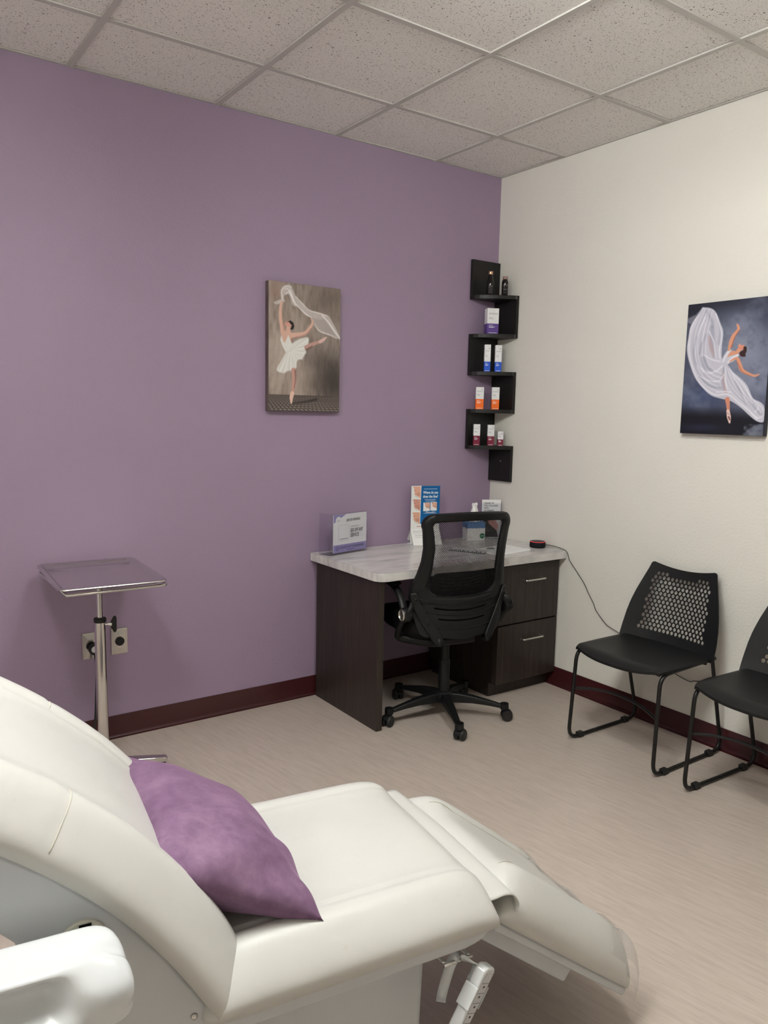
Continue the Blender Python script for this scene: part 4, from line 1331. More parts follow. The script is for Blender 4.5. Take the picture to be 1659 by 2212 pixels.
# folded foot
fy = -0.052; by = 0.062
def sheet(name, p0, p1, th=0.0014):
    (ya, za), (yb_, zb_) = p0, p1
    d = Vector((0, yb_ - ya, zb_ - za)).normalized(); n = Vector((0, -d.z, d.y)) * th
    v = []
    for x in (-TW / 2, TW / 2):
        v += [(x, ya, za), (x, yb_, zb_), (x, yb_ + n.y, zb_ + n.z), (x, ya + n.y, za + n.z)]
    return MB().add(v, [(0, 1, 2, 3), (4, 7, 6, 5), (0, 4, 5, 1), (1, 5, 6, 2), (2, 6, 7, 3), (3, 7, 4, 0)]).build(name, M['paper'], tc)
ff_ = sheet('front_foot', (fy, 0.0012), (0.0, TZ0))
sheet('rear_foot', (by, 0.0012), (0.002, TZ0))
sheet('base_strip', (fy, 0.0004), (by, 0.0004))
sheet('inner_strut', (0.004, 0.002), (0.001, TZ0 - .004))
dd = Vector((0, -fy, TZ0)).normalized()
for k, (t_, w0, w1) in enumerate(((.86, .05, .4), (.80, .06, .95), (.73, .06, .8), (.62, .1, .6), (.56, .1, .95), (.47, .12, .95), (.36, .13, .9), (.28, .14, .95), (.2, .15, .7), (.12, .16, .95))):
    yA, zA = fy + (0 - fy) * t_, TZ0 * t_
    n = Vector((0, -dd.z, dd.y)) * 0.0018
    x0, x1 = -TW / 2 + TW * w0, -TW / 2 + TW * w1
    v = [(x0, yA + n.y, zA + n.z), (x1, yA + n.y, zA + n.z), (x1, yA + n.y + dd.y * .0012, zA + n.z + dd.z * .0012), (x0, yA + n.y + dd.y * .0012, zA + n.z + dd.z * .0012)]
    MB().add(v, [(0, 1, 2, 3)]).build('print_line', M['ink_grey'], tc)

# tissue box, leaflet stand, white bottle, papers
tb = empty('tissue_box', 'white and blue tissue box with a round green mark and a tissue sticking out', 'tissue box', (-0.196, -0.090, DZ), R(-20))
MB().box(-.054, .054, -.038, .038, 0, .070).build('lower_carton', M['box_white'], tb, bevel=.001)
MB().box(-.054, .054, -.038, .038, .070, .104).build('upper_carton', M['blue_print'], tb, bevel=.001)
MB().lathe([(.001, 0), (.015, 0), (.015, .0006), (.001, .0006)], 20, lambda x, y, z: (.036 + x, -.0385 - z, .026 + y)).build('round_mark', M['green_print'], tb)
MB().box(.026, .046, -.0396, -.0392, .025, .0275).build('print_line', M['ink_white'], tb)
def tis(a, b):
    prof = smooth_path([(.030, 0, .103), (.028, 0, .125), (.022, 0, .150), (.015, 0, .178), (.0135, 0, .190), (.017, 0, .205)], 4)
    x = b * (len(prof) - 1); i = min(int(x), len(prof) - 2); p = prof[i].lerp(prof[i + 1], x - i)
    th = 2 * PI * a
    r_ = p.x * (1 + .16 * math.sin(3 * th + .6) + .10 * math.sin(5 * th + 4 * b))
    return (r_ * math.cos(th), r_ * .62 * math.sin(th), p.z + .006 * b * math.sin(2 * th))
tt_ = MB().grid(tis, 36, 20, closed_a=True).build('tissue', M['paper'], tb, smooth=True)
sm = tt_.modifiers.new('solid', 'SOLIDIFY'); sm.thickness = .0008; sm.offset = 0

lf = empty('leaflet_stand', 'white leaflet reading crank up the collagen in a clear stand in the desk corner', 'leaflet', (-0.082, -0.105, DZ), R(-32))
LW, LH = .108, .224
MB().box(-LW / 2 - .003, LW / 2 + .003, -.004, -.0025, 0, LH - .02).build('front_pane', M['acrylic'], lf)
MB().box(-LW / 2 - .003, LW / 2 + .003, .0035, .005, 0, LH - .01).build('back_pane', M['acrylic'], lf)
MB().box(-LW / 2 - .003, LW / 2 + .003, -.004, .06, 0, .0015).build('base_pane', M['acrylic'], lf)
sh = MB().box(-LW / 2, LW / 2, -.001, .001, .003, LH).build('leaflet', M['paper'], lf)
P = Paint([(0, 0), (100, 0), (100, 210), (0, 210)], 50, 100)
P.c[:] = rgb(236, 236, 236)
P.poly([(22, 100), (62, 98), (98, 150), (98, 205), (22, 205)], rgb(196, 196, 200), 1, 8)
P.poly([(8, 112), (40, 108), (78, 150), (92, 205), (8, 205)], rgb(30, 26, 28), 1, 5)
P.poly([(30, 96), (66, 96), (92, 140), (84, 170), (60, 150), (38, 128)], rgb(206, 150, 140), 1, 5)
P.poly([(22, 92), (50, 92), (56, 108), (44, 116), (30, 110)], rgb(170, 40, 60), 1, 4)
P.build('print', M['print_gloss'], lf, (-LW / 2, -.0016, LH), (LW, 0, 0), (0, 0, -(LH - .003)))
for s, zz_, w_ in (('CRANK UP', .200, .056), ('THE COLLAGEN', .186, .080), ('WITH', .172, .026), ('ULTHERAPY', .158, .060)):
    text('lettering', s, M['ink'], lf, (-LW / 2 + .012, -.0022, zz_), RT, UP, width=w_, height=.0095, bold=.02)

pp = empty('paper_stack', 'loose white papers lying on the desk beside the round speaker', 'papers', (-0.30, -0.425, DZ), R(7))
for k in range(3):
    MB().box(-.135 + .004 * k, .135 + .003 * k, -.09 + .004 * k, .10 - .003 * k, .0012 * k, .0012 * k + .0011).build('sheet', M['paper'], pp)
MB().add([(-.02 + .028 * math.cos(2 * PI * i / 20), .055 + .02 * math.sin(2 * PI * i / 20), .0037) for i in range(20)], [tuple(range(20))]).build('print_blot', M['ink_grey'], pp)
bk = empty('booklet', 'dark-edged booklet on the desk seen through the chair mesh', 'booklet', (-0.47, -0.36, DZ), R(-62))
MB().box(-.10, .10, -.04, .04, 0, .003).build('cover', M['ink'], bk)
MB().box(-.098, .098, -.037, .039, .003, .006).build('pages', M['paper_grey'], bk)
for k in range(8):
    MB().box(-.09 + .023 * k, -.078 + .023 * k, -.0375, -.022, .006, .0064).build('print_line', M['ink'], bk)

# smart speaker + cord
sp = empty('round_speaker', 'small round black smart speaker with a glowing red ring', 'speaker', (-0.060, -0.455, DZ), 0)
MB().lathe([(.036, 0), (.041, .003), (.0425, .008), (.0425, .028), (.041, .0315)], 36).build('body', M['speaker_fabric'], sp, smooth=True, auto=50)
MB().lathe([(.0405, .0316), (.0414, .0316), (.0412, .0332), (.0396, .0340)], 36, caps=False).build('light_ring', M['red_ring'], sp, smooth=True)
MB().lathe([(.001, .0345), (.037, .0345), (.0400, .0339), (.0400, .031), (.001, .031)], 36).build('top_plate', M['black'], sp, smooth=True, auto=40)
pc = [(-.0165, -.460, DZ + .012), (-.012, -.50, DZ + .014), (-.010, -.57, DZ + .010), (-.009, -.618, DZ - .004), (-.009, -.640, .700), (-.008, -.70, .640), (-.008, -.746, .592), (-.008, -.775, .55), (-.008, -.813, .501), (-.008, -.83, .47), (-.008, -.892, .418), (-.008, -.925, .404), (-.008, -.989, .386), (-.008, -1.10, .345), (-.008, -1.20, .315), (-.008, -1.29, .28), (-.008, -1.376, .262), (-.008, -1.40, .270), (-.008, -1.43, .278), (-.008, -1.472, .305), (-.008, -1.50, .318), (-.008, -1.54, .315), (-.008, -1.62, .275), (-.008, -1.75, .24), (-.008, -1.95, .18), (-.010, -2.2, .14)]
o = MB().tube([(p[0] + .060, p[1] + .455, p[2] - DZ) for p in smooth_path(pc, 5)], .0018, 6).build('cord', M['rubber'], sp, smooth=True)
o['label'] = 'thin black cord running down the cream wall'

# ================================================================== INSTRUMENT STAND, TRAY, OUTLETS
PX, PY = -2.340, -0.345
st_ = empty('instrument_stand', 'chrome adjustable stand on a low base beside the purple wall', 'stand', (PX, PY, 0))
MB().lathe([(.0215, .03), (.0215, .634)], 28).build('outer_tube', M['chrome'], st_, smooth=True, auto=40)
MB().lathe([(.0225, .626), (.0235, .628), (.0235, .641), (.019, .644), (.012, .644)], 28).build('collar', M['rubber'], st_, smooth=True, auto=40)
MB().lathe([(.0115, .64), (.0115, .792)], 24).build('inner_tube', M['chrome'], st_, smooth=True, auto=40)
kd = Vector((math.cos(R(-30)), math.sin(R(-30)), 0)); ks = Vector((-kd.y, kd.x, 0))
def kf(x, y, z): return tuple(kd * z + ks * x + Vector((0, 0, .618 + y)))
kn = MB().lathe([(.005, .02), (.005, .034), (.009, .034), (.009, .046)], 14, kf).build('knob_stem', M['chrome'], st_, smooth=True, auto=40)
kb = MB()
kb.prism([(.040, -.011), (.050, -.030), (.058, -.034), (.062, -.024), (.062, .024), (.058, .034), (.050, .030), (.040, .011)], lambda a, b, d: tuple(kd * a + ks * d + Vector((0, 0, .618 + b))), -.006, .006)
kb.build('knob', M['rubber'], st_, bevel=.004, segs=3, smooth=True, auto=60)
# tray support frame
fp = [(-.18, -.235, .796), (.18, -.235, .796), (.18, .235, .796), (-.18, .235, .796)]
loop = fillet(fp + [fp[0]], 0.03, 6)
MB().tube([(PT[0] + .012, PT[1] + .012, PT[2]) for PT in [tuple(p) for p in loop[:-1]]], .006, 8, closed=True).build('tray_frame', M['chrome'], st_, smooth=True)
MB().box(-.17, .19, -.010, .010, .786, .792).build('cross_bar', M['chrome'], st_, bevel=.002)
# base feet
for a in (-14, 226, 136, -74):
    a_ = R(a); d = Vector((math.cos(a_), math.sin(a_), 0)); s_ = Vector((-d.y, d.x, 0))
    v, f = [], []
    prof = [(.015, .062, .03, .021), (.10, .060, .03, .020), (.19, .052, .028, .018), (.235, .048, .028, .016), (.245, .042, .032, .012)]
    for (r_, zt, zb, hw_) in prof:
        c = d * r_
        v += [c - s_ * hw_ + Vector((0, 0, zb)), c - s_ * hw_ + Vector((0, 0, zt)), c + s_ * hw_ + Vector((0, 0, zt)), c + s_ * hw_ + Vector((0, 0, zb))]
    for i in range(len(prof) - 1):
        for q_ in range(4):
            f.append((i * 4 + q_, i * 4 + (q_ + 1) % 4, i * 4 + 4 + (q_ + 1) % 4, i * 4 + 4 + q_))
    f += [(0, 1, 2, 3), tuple(len(v) - 1 - i for i in range(4))]
    ft = MB().add(v, f).build('foot', M['chrome'], st_, smooth=True, bevel=.004, segs=3, auto=60)
    c = d * .222
    MB().lathe([(.012, 0), (.015, .003), (.015, .022), (.008, .030)], 14, lambda x, y, z: (x + c.x, y + c.y, z)).build('foot_pad', M['rubber'], ft, smooth=True, auto=40)

tr = empty('instrument_tray', 'shallow rectangular stainless steel tray on the chrome stand', 'tray', (-2.333, -0.333, .803), R(-3.2))
tw, tl = .385, .515
def tray_ring(inset, z, r):
    return [(x, y, z) for x, y in rrect(-tw / 2 + inset, tw / 2 - inset, -tl / 2 + inset, tl / 2 - inset, r, 6)]
prof = [(0.004, .0105, .033), (0.0, .0125, .036), (0.001, .0165, .036), (0.004, .018, .034), (0.013, .0165, .028), (0.017, .013, .024), (0.030, .003, .014), (0.036, .0015, .010), (0.12, .001, .004), (0.1915, .001, .0005)]
v, f = [], []
n_ = None
for ins_, z, r in prof:
    rg = tray_ring(ins_, z, r); n_ = len(rg); v += rg
for i in range(len(prof) - 1):
    for k in range(n_):
        f.append((i * n_ + k, i * n_ + (k + 1) % n_, (i + 1) * n_ + (k + 1) % n_, (i + 1) * n_ + k))
f.append(tuple((len(prof) - 1) * n_ + k for k in range(n_)))
to = mesh('pan', v, f, M['tray_steel'], tr, smooth=True, auto=60)
sm = to.modifiers.new('solid', 'SOLIDIFY'); sm.thickness = .0009; sm.offset = -1

def outlet(label, x, z, gang):
    t = empty('wall_outlet', label, 'outlet', (x, 0, z), 0, 'steel outlet plates on the purple wall')
    hx, hz = .036, .058
    pr = [(1, .001), (.97, .0045), (.80, .0055), (.30, .0075)]
    v, f = [], []
    for k, d in pr:
        kx = hx - (1 - k) * hx; kz = hz - (1 - k) * hx * 1.15
        v += [(-kx, -d, -kz), (kx, -d, -kz), (kx, -d, kz), (-kx, -d, kz)]
    for i in range(len(pr) - 1):
        for k in range(4):
            f.append((i * 4 + k, i * 4 + (k + 1) % 4, i * 4 + 4 + (k + 1) % 4, i * 4 + 4 + k))
    f.append(tuple(range(len(v) - 4, len(v))))
    f.append((3, 2, 1, 0))
    MB().add(v, f).build('plate', M['steel'], t)
    for s_ in (-1, 1):
        MB().lathe([(.0005, .0105), (.003, .010), (.0036, .007)], 10, lambda a, b, c: (a, -c, s_ * .031 + b)).build('screw', M['nickel'], t, smooth=True)
    sk = MB().lathe([(.0195, .005), (.0195, .013), (.018, .0145), (.016, .0125), (.002, .0125)], 28, lambda a, b, c: (a, -c, b)).build('socket', M['rubber'], t, smooth=True, auto=40)
    for ang_ in (90, 210, 330):
        a = R(ang_)
        MB().box(.008 * math.cos(a) - .0028, .008 * math.cos(a) + .0028, -.0133, -.0125, .008 * math.sin(a) - .0010, .008 * math.sin(a) + .0010).build('slot', M['dark_gap'], sk)
    return t
outlet('steel wall outlet with a black plug in it, left of the stand pole', -2.291, .434, 0)
outlet('steel wall outlet with an empty round black socket, right of the stand pole', -2.169, .436, 1)
pg = empty('power_plug', 'round black power plug with a white face in the left outlet', 'plug', (-2.284, -.0150, .425))
MB().lathe([(.012, .0), (.022, .004), (.0235, .012), (.0235, .028), (.019, .037), (.012, .040)], 24, lambda a, b, c: (a, -c, b)).build('body', M['rubber'], pg, smooth=True, auto=50)
MB().lathe([(.001, .0412), (.013, .0406), (.0155, .0385)], 20, lambda a, b, c: (a - .002, -c, b + .004)).build('face', M['paper_grey'], pg, smooth=True)
MB().tube(smooth_path([(0, -.025, -.02), (.005, -.03, -.07), (0.0, -.035, -.18), (-.012, -.05, -.30), (-.035, -.07, -.38), (-.06, -.09, -.420)], 6), .0055, 8).build('cord', M['rubber'], pg, smooth=True)

# ================================================================== TREATMENT CHAIR  (u along the chair, v across, z up)
TH = R(-8)
TO = (-2.143, -2.035, 0)
tch = empty('treatment_chair', 'white vinyl reclining treatment chair in the foreground', 'treatment chair', TO, TH)
SEAMV = 0.195
class Cushion:
    """section along a base curve in (u,z); thickness along the normal"""
    def __init__(self, pts, hw0, hw1, T, flat0, flat1, e0=7.0, e1=7.0, bump=.018, bumpv=.225, ea=5.0):
        P_ = smooth_path([(p[0], 0, p[1]) for p in pts], 12)
        self.P = P_
        L = [0]
        for a, b in zip(P_[:-1], P_[1:]): L.append(L[-1] + (b - a).length)
        self.L = np.array(L)
        self.hw0, self.hw1, self.T, self.bump, self.bumpv, self.e0, self.e1, self.ea = hw0, hw1, T, bump, bumpv, e0, e1, ea
        self.grooves = []
    def base(self, s):
        l = s * self.L[-1]
        i = int(np.clip(np.searchsorted(self.L, l) - 1, 0, len(self.P) - 2))
        t = (l - self.L[i]) / max(1e-9, self.L[i + 1] - self.L[i])
        p = self.P[i].lerp(self.P[i + 1], t)
        i0, i1 = max(0, i - 2), min(len(self.P) - 1, i + 3)
        d = (self.P[i1] - self.P[i0]).normalized()
        n = Vector((d.z, 0, -d.x))
        if n.z < 0: n = -n
        return p, n
    def half(self, s):
        return self.hw0 + (self.hw1 - self.hw0) * s
    def at(self, s, b, lift=0.0, bottom=False):
        """s 0..1 along, b -1..1 across"""
        p, n = self.base(s)
        a = 2 * s - 1
        ex = self.e0 if a < 0 else self.e1
        # plan rounding of the corners
        h = self.half(s)
        pl = (1 - abs(a) ** (ex * 1.6)) ** (1 / 4.0) if abs(a) < 1 else 0.0
        pl = 0.90 + 0.10 * pl
        v = h * b * pl
        if bottom:
            return Vector((p.x, v, p.z))
        fa = max(0.0, 1 - abs(a) ** ex) ** 0.42
        fb = max(0.0, 1 - abs(b) ** self.ea) ** 0.42
        t = self.T * fa * fb
        t += self.bump * math.exp(-((abs(v) - self.bumpv) / .045) ** 2) * fa * fb
        for g in self.grooves:
            t -= g(s, v) * fa * fb
        return p + n * (t + lift) + Vector((0, v, 0))
    def build(self, name, na=90, nb=84):
        def warp(x): return 0.5 - 0.5 * math.cos(PI * x)
        def dense(x): return 0.55 * x + 0.45 * warp(x)
        mb = MB()
        V_, F = [], []
        for i in range(na + 1):
            for j in range(nb + 1):
                V_.append(self.at(dense(i / na), -1 + 2 * dense(j / nb)))
        k = len(V_)
        for i in range(na + 1):
            for j in range(nb + 1):
                V_.append(self.at(dense(i / na), -1 + 2 * dense(j / nb), bottom=True))
        N1 = nb + 1
        f = [(i * N1 + j, (i + 1) * N1 + j, (i + 1) * N1 + j + 1, i * N1 + j + 1) for i in range(na) for j in range(nb)]
        F = f + [tuple(q + k for q in g[::-1]) for g in f]
        me = mb.add(V_, F)
        o = me.build(name, M['vinyl'], tch, smooth=True)
        bm = bmesh.new(); bm.from_mesh(o.data)
        bmesh.ops.remove_doubles(bm, verts=bm.verts, dist=1e-5)
        bmesh.ops.recalc_face_normals(bm, faces=bm.faces)
        bm.to_mesh(o.data); bm.free()
        return o
    def seam(self, pts, parent, r=.0011):
        """pts: list of (s, v) ; drawn on the surface"""
        out = []
        for s, v in pts:
            a = 2 * s - 1
            ex = self.e0 if a < 0 else self.e1
            pl = 0.90 + 0.10 * ((1 - abs(a) ** (ex * 1.6)) ** .25 if abs(a) < 1 else 0)
            out.append(self.at(s, v / (self.half(s) * pl), lift=.0010))
        MB().tube(out, r, 6).build('seam', M['seam'], parent, smooth=True)

def groove_v(v0, s0, s1, depth=.0065, wd=.0045):
    return lambda s, v: depth * math.exp(-((abs(v) - v0) / wd) ** 2) * (1 if s0 < s < s1 else 0)
# --- seat
seat = Cushion([(-0.520, .440), (-0.30, .440), (0.0, .440), (0.085, .436)], .302, .296, .084, 0, 0, 9, 9, .020, .225, 3.6)
seat.grooves = [groove_v(SEAMV, 0, 1)]
so = seat.build('seat_cushion')
for sg_ in (-1, 1):
    seat.seam([(s, sg_ * SEAMV) for s in np.linspace(.06, .90, 40)], so)
# --- backrest
back = Cushion([(-.486, .428), (-.512, .475), (-.575, .577), (-.65, .675), (-.735, .758), (-.83, .832), (-.95, .905), (-1.10, .975), (-1.22, 1.02)], .302, .285, .080, 0, 0, 14, 8, .028, .220, 3.6)
back.grooves = [groove_v(SEAMV - .01, .10, 1), lambda s, v: (.003 * math.exp(-((s - .465) / .006) ** 2) if abs(v) > SEAMV - .01 else 0)]
bo = back.build('backrest_cushion', 120, 84)
for sg_ in (-1, 1):
    back.seam([(s, sg_ * (SEAMV - .01)) for s in np.linspace(.10, .95, 50)], bo)
    back.seam([(.465, sg_ * v) for v in np.linspace(.188, .288, 24)], bo)
# --- leg rest
leg = Cushion([(.098, .418), (.22, .325), (.36, .218), (.515, .100)], .258, .235, .092, 0, 0, 9, 5, .022, .175, 4.5)
leg.grooves = [groove_v(.135, .12, .8, .004, .006)]
lo = leg.build('leg_cushion')
for sg_ in (-1, 1):
    leg.seam([(s, sg_ * (.135 + .02 * max(0, .2 - s) / .2)) for s in np.linspace(.05, .80, 36)], lo)
# --- rigid trays under the cushions
def slab(name, c, hwid, t0, t1, s0, s1, mat, shrink=.97):
    na = 24
    V_ = []
    for i in range(na + 1):
        s = s0 + (s1 - s0) * i / na
        p, n = c.base(s)
        h = c.half(s) * shrink if hwid is None else hwid
        if s1 > .99 and i > na - 3: h *= .985 if i == na - 2 else (.96 if i == na - 1 else .90)
        for v, t in ((-h, t0), (h, t0), (h, t1), (-h, t1)):
            V_.append(p - n * t + Vector((0, v, 0)))
    F = []
    for i in range(na):
        for k in range(4):
            F.append((i * 4 + k, i * 4 + (k + 1) % 4, i * 4 + 4 + (k + 1) % 4, i * 4 + 4 + k))
    F += [(0, 1, 2, 3), tuple(len(V_) - 1 - i for i in range(4))]
    return MB().add(V_, F).build(name, mat, tch, smooth=True, bevel=.006, segs=3, auto=50)
slab('seat_frame', seat, None, .001, .040, .01, .995, M['shell_white'], .935)
slab('leg_frame', leg, None, .001, .022, .02, .985, M['shell_white'], .965)
slab('leg_pan', leg, .20, .022, .062, .01, .66, M['shell_white'])
slab('backrest_frame', back, None, .001, .016, .02, 1.0, M['shell_white'], .88)
# --- backrest shell side cheeks, raised rib and boss
for sg_ in (-1, 1):
    chk = MB()
    poly = [(-.494, .436), (-.514, .472), (-.577, .573), (-.652, .671), (-.737, .754), (-.832, .828), (-.952, .901), (-1.15, .985), (-1.18, .92), (-.98, .815), (-.86, .735), (-.795, .665), (-.775, .600), (-.775, .42), (-.74, .30), (-.60, .25), (-.46, .28), (-.44, .38)]
    chk.prism(poly, lambda a, b, d: (a, sg_ * d, b), .205, .276)
    co = chk.build('shell_cheek', M['shell_white'], tch, smooth=True, bevel=.006, segs=3, auto=50)
    MB().prism(arc(-.700, .640, .036, 0, 345, 22), lambda a, b, d: (a, sg_ * d, b), .270, .281).build('arm_boss', M['cream_plastic'], co, smooth=True, auto=40, bevel=.002)
    MB().box(-.706, -.688, sg_ * .2805, sg_ * .2820, .661, .671).build('boss_slot', M['dark_gap'], co)
    MB().lathe([(.001, .004), (.005, .003), (.006, 0)], 12, lambda x, y, z: (-.532 + x, sg_ * (.276 + z), .452 + y)).build('screw', M['nickel'], co, smooth=True)
MB().box(-.78, -.46, -.205, .205, .30, .40).build('tilt_housing', M['shell_white'], tch, bevel=.02, segs=3)
# --- pedestal
ped = MB()
poly = [(-.50, .022), (-.075, .022), (-.045, .10), (-.036, .388), (-.46, .388), (-.48, .10)]
ped.prism(poly, lambda a, b, d: (a, d, b), -.195, .195)
ped.build('pedestal', M['shell_white'], tch, bevel=.012, segs=3, smooth=True, auto=50)
MB().prism(rrect(-.62, .06, -.27, .27, .05, 6), lambda a, b, d: (a, b, d), 0, .024).build('floor_plate', M['shell_white'], tch, bevel=.006, segs=3)
# --- vinyl flap bridging seat and leg rest
def flap(a, b):
    pr = smooth_path([(.050, 0, .486), (.072, 0, .470), (.090, 0, .468), (.118, 0, .470), (.140, 0, .462), (.152, 0, .440), (.146, 0, .424)], 5)
    x = a * (len(pr) - 1); i = min(int(x), len(pr) - 2)
    p = pr[i].lerp(pr[i + 1], x - i)
    v = -.252 + .504 * b
    far = max(0, (v - .05) / .2)
    return (p.x - .02 * far * max(0, a - .4), v, p.z + .012 * (1 - (v / .25) ** 2) * (1 - a) - 0.004 * far)
fo = MB().grid(flap, 31, 40).build('flap', M['vinyl'], tch, smooth=True)
sm = fo.modifiers.new('solid', 'SOLIDIFY'); sm.thickness = .003; sm.offset = 0
# --- clear foot cover
def cover(a, b):
    s = .78 + .30 * a
    bb = -.985 + 1.955 * b
    sc_ = min(s, .985)
    p = leg.at(min(sc_, .90), bb * .995, lift=.006)
    q0, n = leg.base(1.0)
    if s > .90:
        d = (leg.P[-1] - leg.P[-4]).normalized()
        ext = (s - .90) * leg.L[-1] * 1.30
        drop = ((s - .90) / .18) ** 2 * .055
        r_ = 1 - .10 * ((s - .90) / .18) ** 2
        p = Vector((p.x, p.y * r_, p.z)) + d * ext - n * drop + n * (.010 * math.sin(bb * 7 + 1))
    if bb < -.93:
        p = p - n * ((abs(bb) - .93) / .07 * .018)
    return p
co_ = MB().grid(cover, 26, 50).build('clear_foot_cover', M['clear_vinyl'], tch, smooth=True)
co_['label'] = 'clear plastic cover over the foot end'
# --- armrest (near side and far side)
for sg_ in (-1,):
    def bev(u): return 0
    am = MB()
    # stations along u: far edge, top, near edge heights
    def sect(u, k):
        """cross-section at station u, k shrinks it toward the tip; the camera side is hollowed behind the tip"""
        x = min(1, max(0, (-.705 - u) / .055)); rec = x * x * (3 - 2 * x)
        full = [(-.432, .668), (-.438, .645)]
        hol = [(-.389, .668), (-.393, .640)]
        mid = [(f[0] + (h[0] - f[0]) * rec, f[1] + (h[1] - f[1]) * rec) for f, h in zip(full, hol)]
        ctrl = [(-.312, .680), (-.322, .694), (-.355, .698), (-.388, .696), (-.406, .688)] + mid + [(-.432, .622), (-.428, .606), (-.405, .600), (-.36, .600), (-.32, .606), (-.310, .64)]
        loop_ = [(p.x, p.y) for p in smooth_path([(a_, b_, 0) for a_, b_ in ctrl + ctrl[:1]], 5)][:-1]
        cv_, cz_ = -.372, .650
        out = []
        for v_, z_ in loop_:
            dv, dz = (v_ - cv_) * k, (z_ - cz_) * k
            if dz > 0 and u > -.70:                        # finger notch at the tip
                dz -= .012 * math.exp(-((dv + .008) / .014) ** 2) * min(1, (u + .70) / .03)
            out.append((u + .010 * max(0, (u + .72) / .07) * (-dv / .06), cv_ + dv, cz_ + dz - .006 * (1 - k)))
        return out
    NSEC = 65
    us = [(-1.10, .8), (-1.05, 1.0), (-.95, 1.0), (-.88, 1.0), (-.82, 1.0), (-.775, 1.0), (-.76, 1.0), (-.745, 1.0), (-.73, 1.0), (-.715, 1.0), (-.70, 1.0), (-.688, .99), (-.674, .95), (-.662, .86), (-.654, .70), (-.650, .40), (-.6495, .02)]
    V_ = []
    for u, k in us:
        V_ += sect(u, k)
    nn_ = NSEC
    # side recess toward the camera, pulled in between stations
    F = []
    for i in range(len(us) - 1):
        for q_ in range(nn_):
            F.append((i * nn_ + q_, i * nn_ + (q_ + 1) % nn_, (i + 1) * nn_ + (q_ + 1) % nn_, (i + 1) * nn_ + q_))
    F += [tuple(range(nn_))[::-1], tuple((len(us) - 1) * nn_ + q_ for q_ in range(nn_))]
    ao = am.add(V_, F).build('armrest', M['gloss_white'], tch, smooth=True)
    ss = ao.modifiers.new('sub', 'SUBSURF'); ss.levels = 1; ss.render_levels = 1
    MB().tube([(-.69, -.262, .585), (-.70, -.30, .60), (-.71, -.34, .615)], .022, 14).build('arm_post', M['shell_white'], tch, smooth=True)
# --- remote bracket on the seat frame
bk_ = MB()
for uu in (-.035, .020):
    bk_.tube(fillet([(uu - .012, -.215, .383), (uu, -.245, .374), (uu + .004, -.265, .371)], .01, 4), .0042, 8)
bk_.tube([(-.036, -.265, .371), (.029, -.265, .371)], .0042, 8)
bk_.build('remote_hook', M['chrome'], tch, smooth=True)

# --- throw pillow
pw = empty('throw_pillow', 'mauve velvet lumbar pillow leaning on the backrest of the treatment chair', 'pillow', TO, TH)
def pill(top):
    c00, c01 = Vector((-.572, .268, .694)), Vector((-.570, -.220, .675))
    c10, c11 = Vector((-.300, .225, .545)), Vector((-.283, -.236, .522))
    nrm = (c11 - c00).cross(c10 - c01).normalized()
    if nrm.z < 0: nrm = -nrm
    def fn(a, b):
        x, y = 2 * a - 1, 2 * b - 1
        # edges bow inward between the pointed corners
        xs = x * (1 - .055 * (1 - y * y) * abs(x) ** 3)
        ys = y * (1 - .045 * (1 - x * x) * abs(y) ** 3)
        p = c00.lerp(c01, (ys + 1) / 2).lerp(c10.lerp(c11, (ys + 1) / 2), (xs + 1) / 2)
        h = max(0, 1 - abs(x) ** 2.3) ** .62 * max(0, 1 - abs(y) ** 2.6) ** .62
        wr = 0.0
        e = max(0, 1 - h)
        wr += .006 * math.sin(11 * y + 5 * x) * e * h * 2 * (1.6 if y > 0.3 else .6)
        wr += .004 * math.sin(17 * y - 9 * x + 1.3) * e * h * 2 * (1 if y > 0.2 else .4)
        wr += .003 * math.sin(6 * x + 4 * y) * h
        return p + nrm * (h * (.070 + .014 * y if top else (-.085 if y > 0 else -.055)) + (wr if top else -wr * .4))
    return fn
mbp = MB()
mbp.grid(pill(True), 60, 80)
mbp.grid(pill(False), 60, 80)
po = mbp.build('pillow_cover', M['velvet'], pw, smooth=True)
bm = bmesh.new(); bm.from_mesh(po.data)
bmesh.ops.remove_doubles(bm, verts=bm.verts, dist=2e-4)
bmesh.ops.recalc_face_normals(bm, faces=bm.faces)
bm.to_mesh(po.data); bm.free()

# --- hand remote hanging on the hook
rm = empty('hand_remote', 'white hand remote in a strap holder hanging under the treatment chair seat', 'remote', TO, TH)
ax_t, ax_b = Vector((.050, -.290, .362)), Vector((-.058, -.300, .198))
wv = (ax_b - ax_t).normalized()
nf = Vector((.50, -.85, .05)); nf = (nf - wv * nf.dot(wv)).normalized()      # face normal
lf_ = wv.cross(nf).normalized()
RLn = (ax_b - ax_t).length
def rmp(a, b, d): return ax_t + wv * a + lf_ * b + nf * d
def rem_outline(hw_t, hw_b, l0, l1, r):
    n = 8
    pts = [(l0 + r - r * math.cos(R(90 * i / n)) if False else l0 + r * (1 - math.cos(R(90 - 90 * i / n))) if False else l0 + r * (1 - math.sin(R(90 * i / n))), -hw_t + r * (1 - math.cos(R(90 * i / n)))) for i in range(n + 1)]
    left = pts[::1]
    right = [(a, -b) for a, b in pts[::-1]]
    bot = [(l1 - hw_b * .8 * (1 - math.sin(R(180 * i / 14))), hw_b * math.cos(R(180 * i / 14))) for i in range(15)]
    return left[::1] + right + bot
ol_ = rem_outline(.026, .021, 0, RLn, .014)
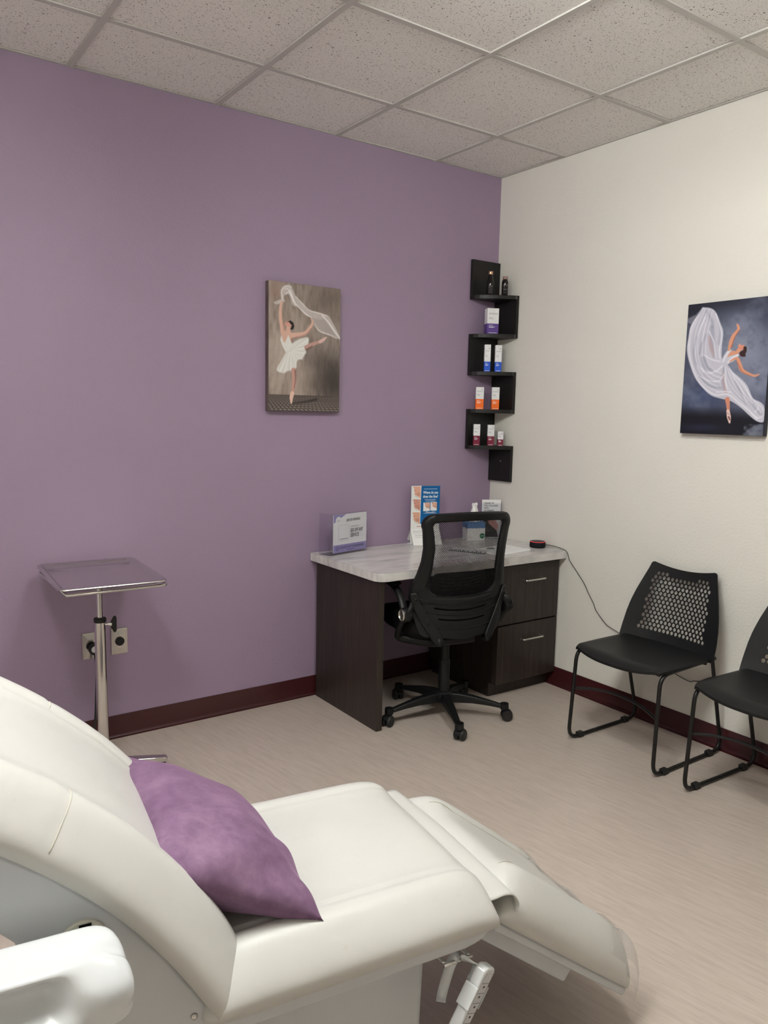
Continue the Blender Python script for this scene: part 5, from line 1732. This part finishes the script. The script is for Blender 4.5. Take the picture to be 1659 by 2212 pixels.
MB().prism(ol_, rmp, -.012, .012).build('body', M['gloss_white'], rm, bevel=.004, segs=3, smooth=True, auto=50)
MB().prism([(.022, -.019), (.012, -.010), (.012, .010), (.022, .019), (RLn - .035, .016), (RLn - .035, -.016)], rmp, .0121, .0127).build('key_panel', M['paper_grey'], rm)
for k in range(7):
    a0 = .030 + k * (RLn - .075) / 6
    MB().prism([(a0, -.017), (a0 + .0012, -.017), (a0 + .0012, .017), (a0, .017)], rmp, .0128, .0131).build('key_line', M['ink_grey'], rm)
    MB().prism([(a0 + .006, -.004), (a0 + .010, -.004), (a0 + .010, .004), (a0 + .006, .004)], rmp, .0128, .0131).build('key_mark', M['ink'], rm)
# strap holder: clip round the upper body, band over the hook, tail behind
clip = [(-.0285, .006), (-.0285, -.0145), (.0285, -.0145), (.0285, .006)]
cb_ = MB()
for (a0, a1) in ((.040, .085),):
    for (b0, d0, b1, d1) in ((-.0290, -.0150, -.0265, .0135), (.0265, -.0150, .0290, .0135), (-.0290, -.0155, .0290, -.0125)):
        cb_.prism([(a0, b0), (a1, b0), (a1, b1), (a0, b1)], rmp, d0, d1)
cb_.build('clip', M['gloss_white'], rm, bevel=.001)
stp = smooth_path([rmp(.045, 0, -.015), rmp(.015, 0, -.016), (.012, -.283, .376), (-.004, -.271, .384), (-.014, -.261, .372), (-.022, -.253, .33), (-.030, -.251, .295), (-.036, -.257, .286)], 6)
V_, F = [], []
sidev = Vector((.62, .1, -.3)).normalized()
for i, p in enumerate(stp):
    t_ = (stp[min(i + 1, len(stp) - 1)] - stp[max(i - 1, 0)]).normalized()
    sv = Vector((.55, -.75, .1)); sv = (sv - t_ * sv.dot(t_)).normalized()
    V_ += [p - sv * .010, p + sv * .010]
F = [(2 * i, 2 * i + 1, 2 * i + 3, 2 * i + 2) for i in range(len(stp) - 1)]
so_ = MB().add(V_, F).build('strap', M['gloss_white'], rm, smooth=True)
sm = so_.modifiers.new('solid', 'SOLIDIFY'); sm.thickness = .0022; sm.offset = 0
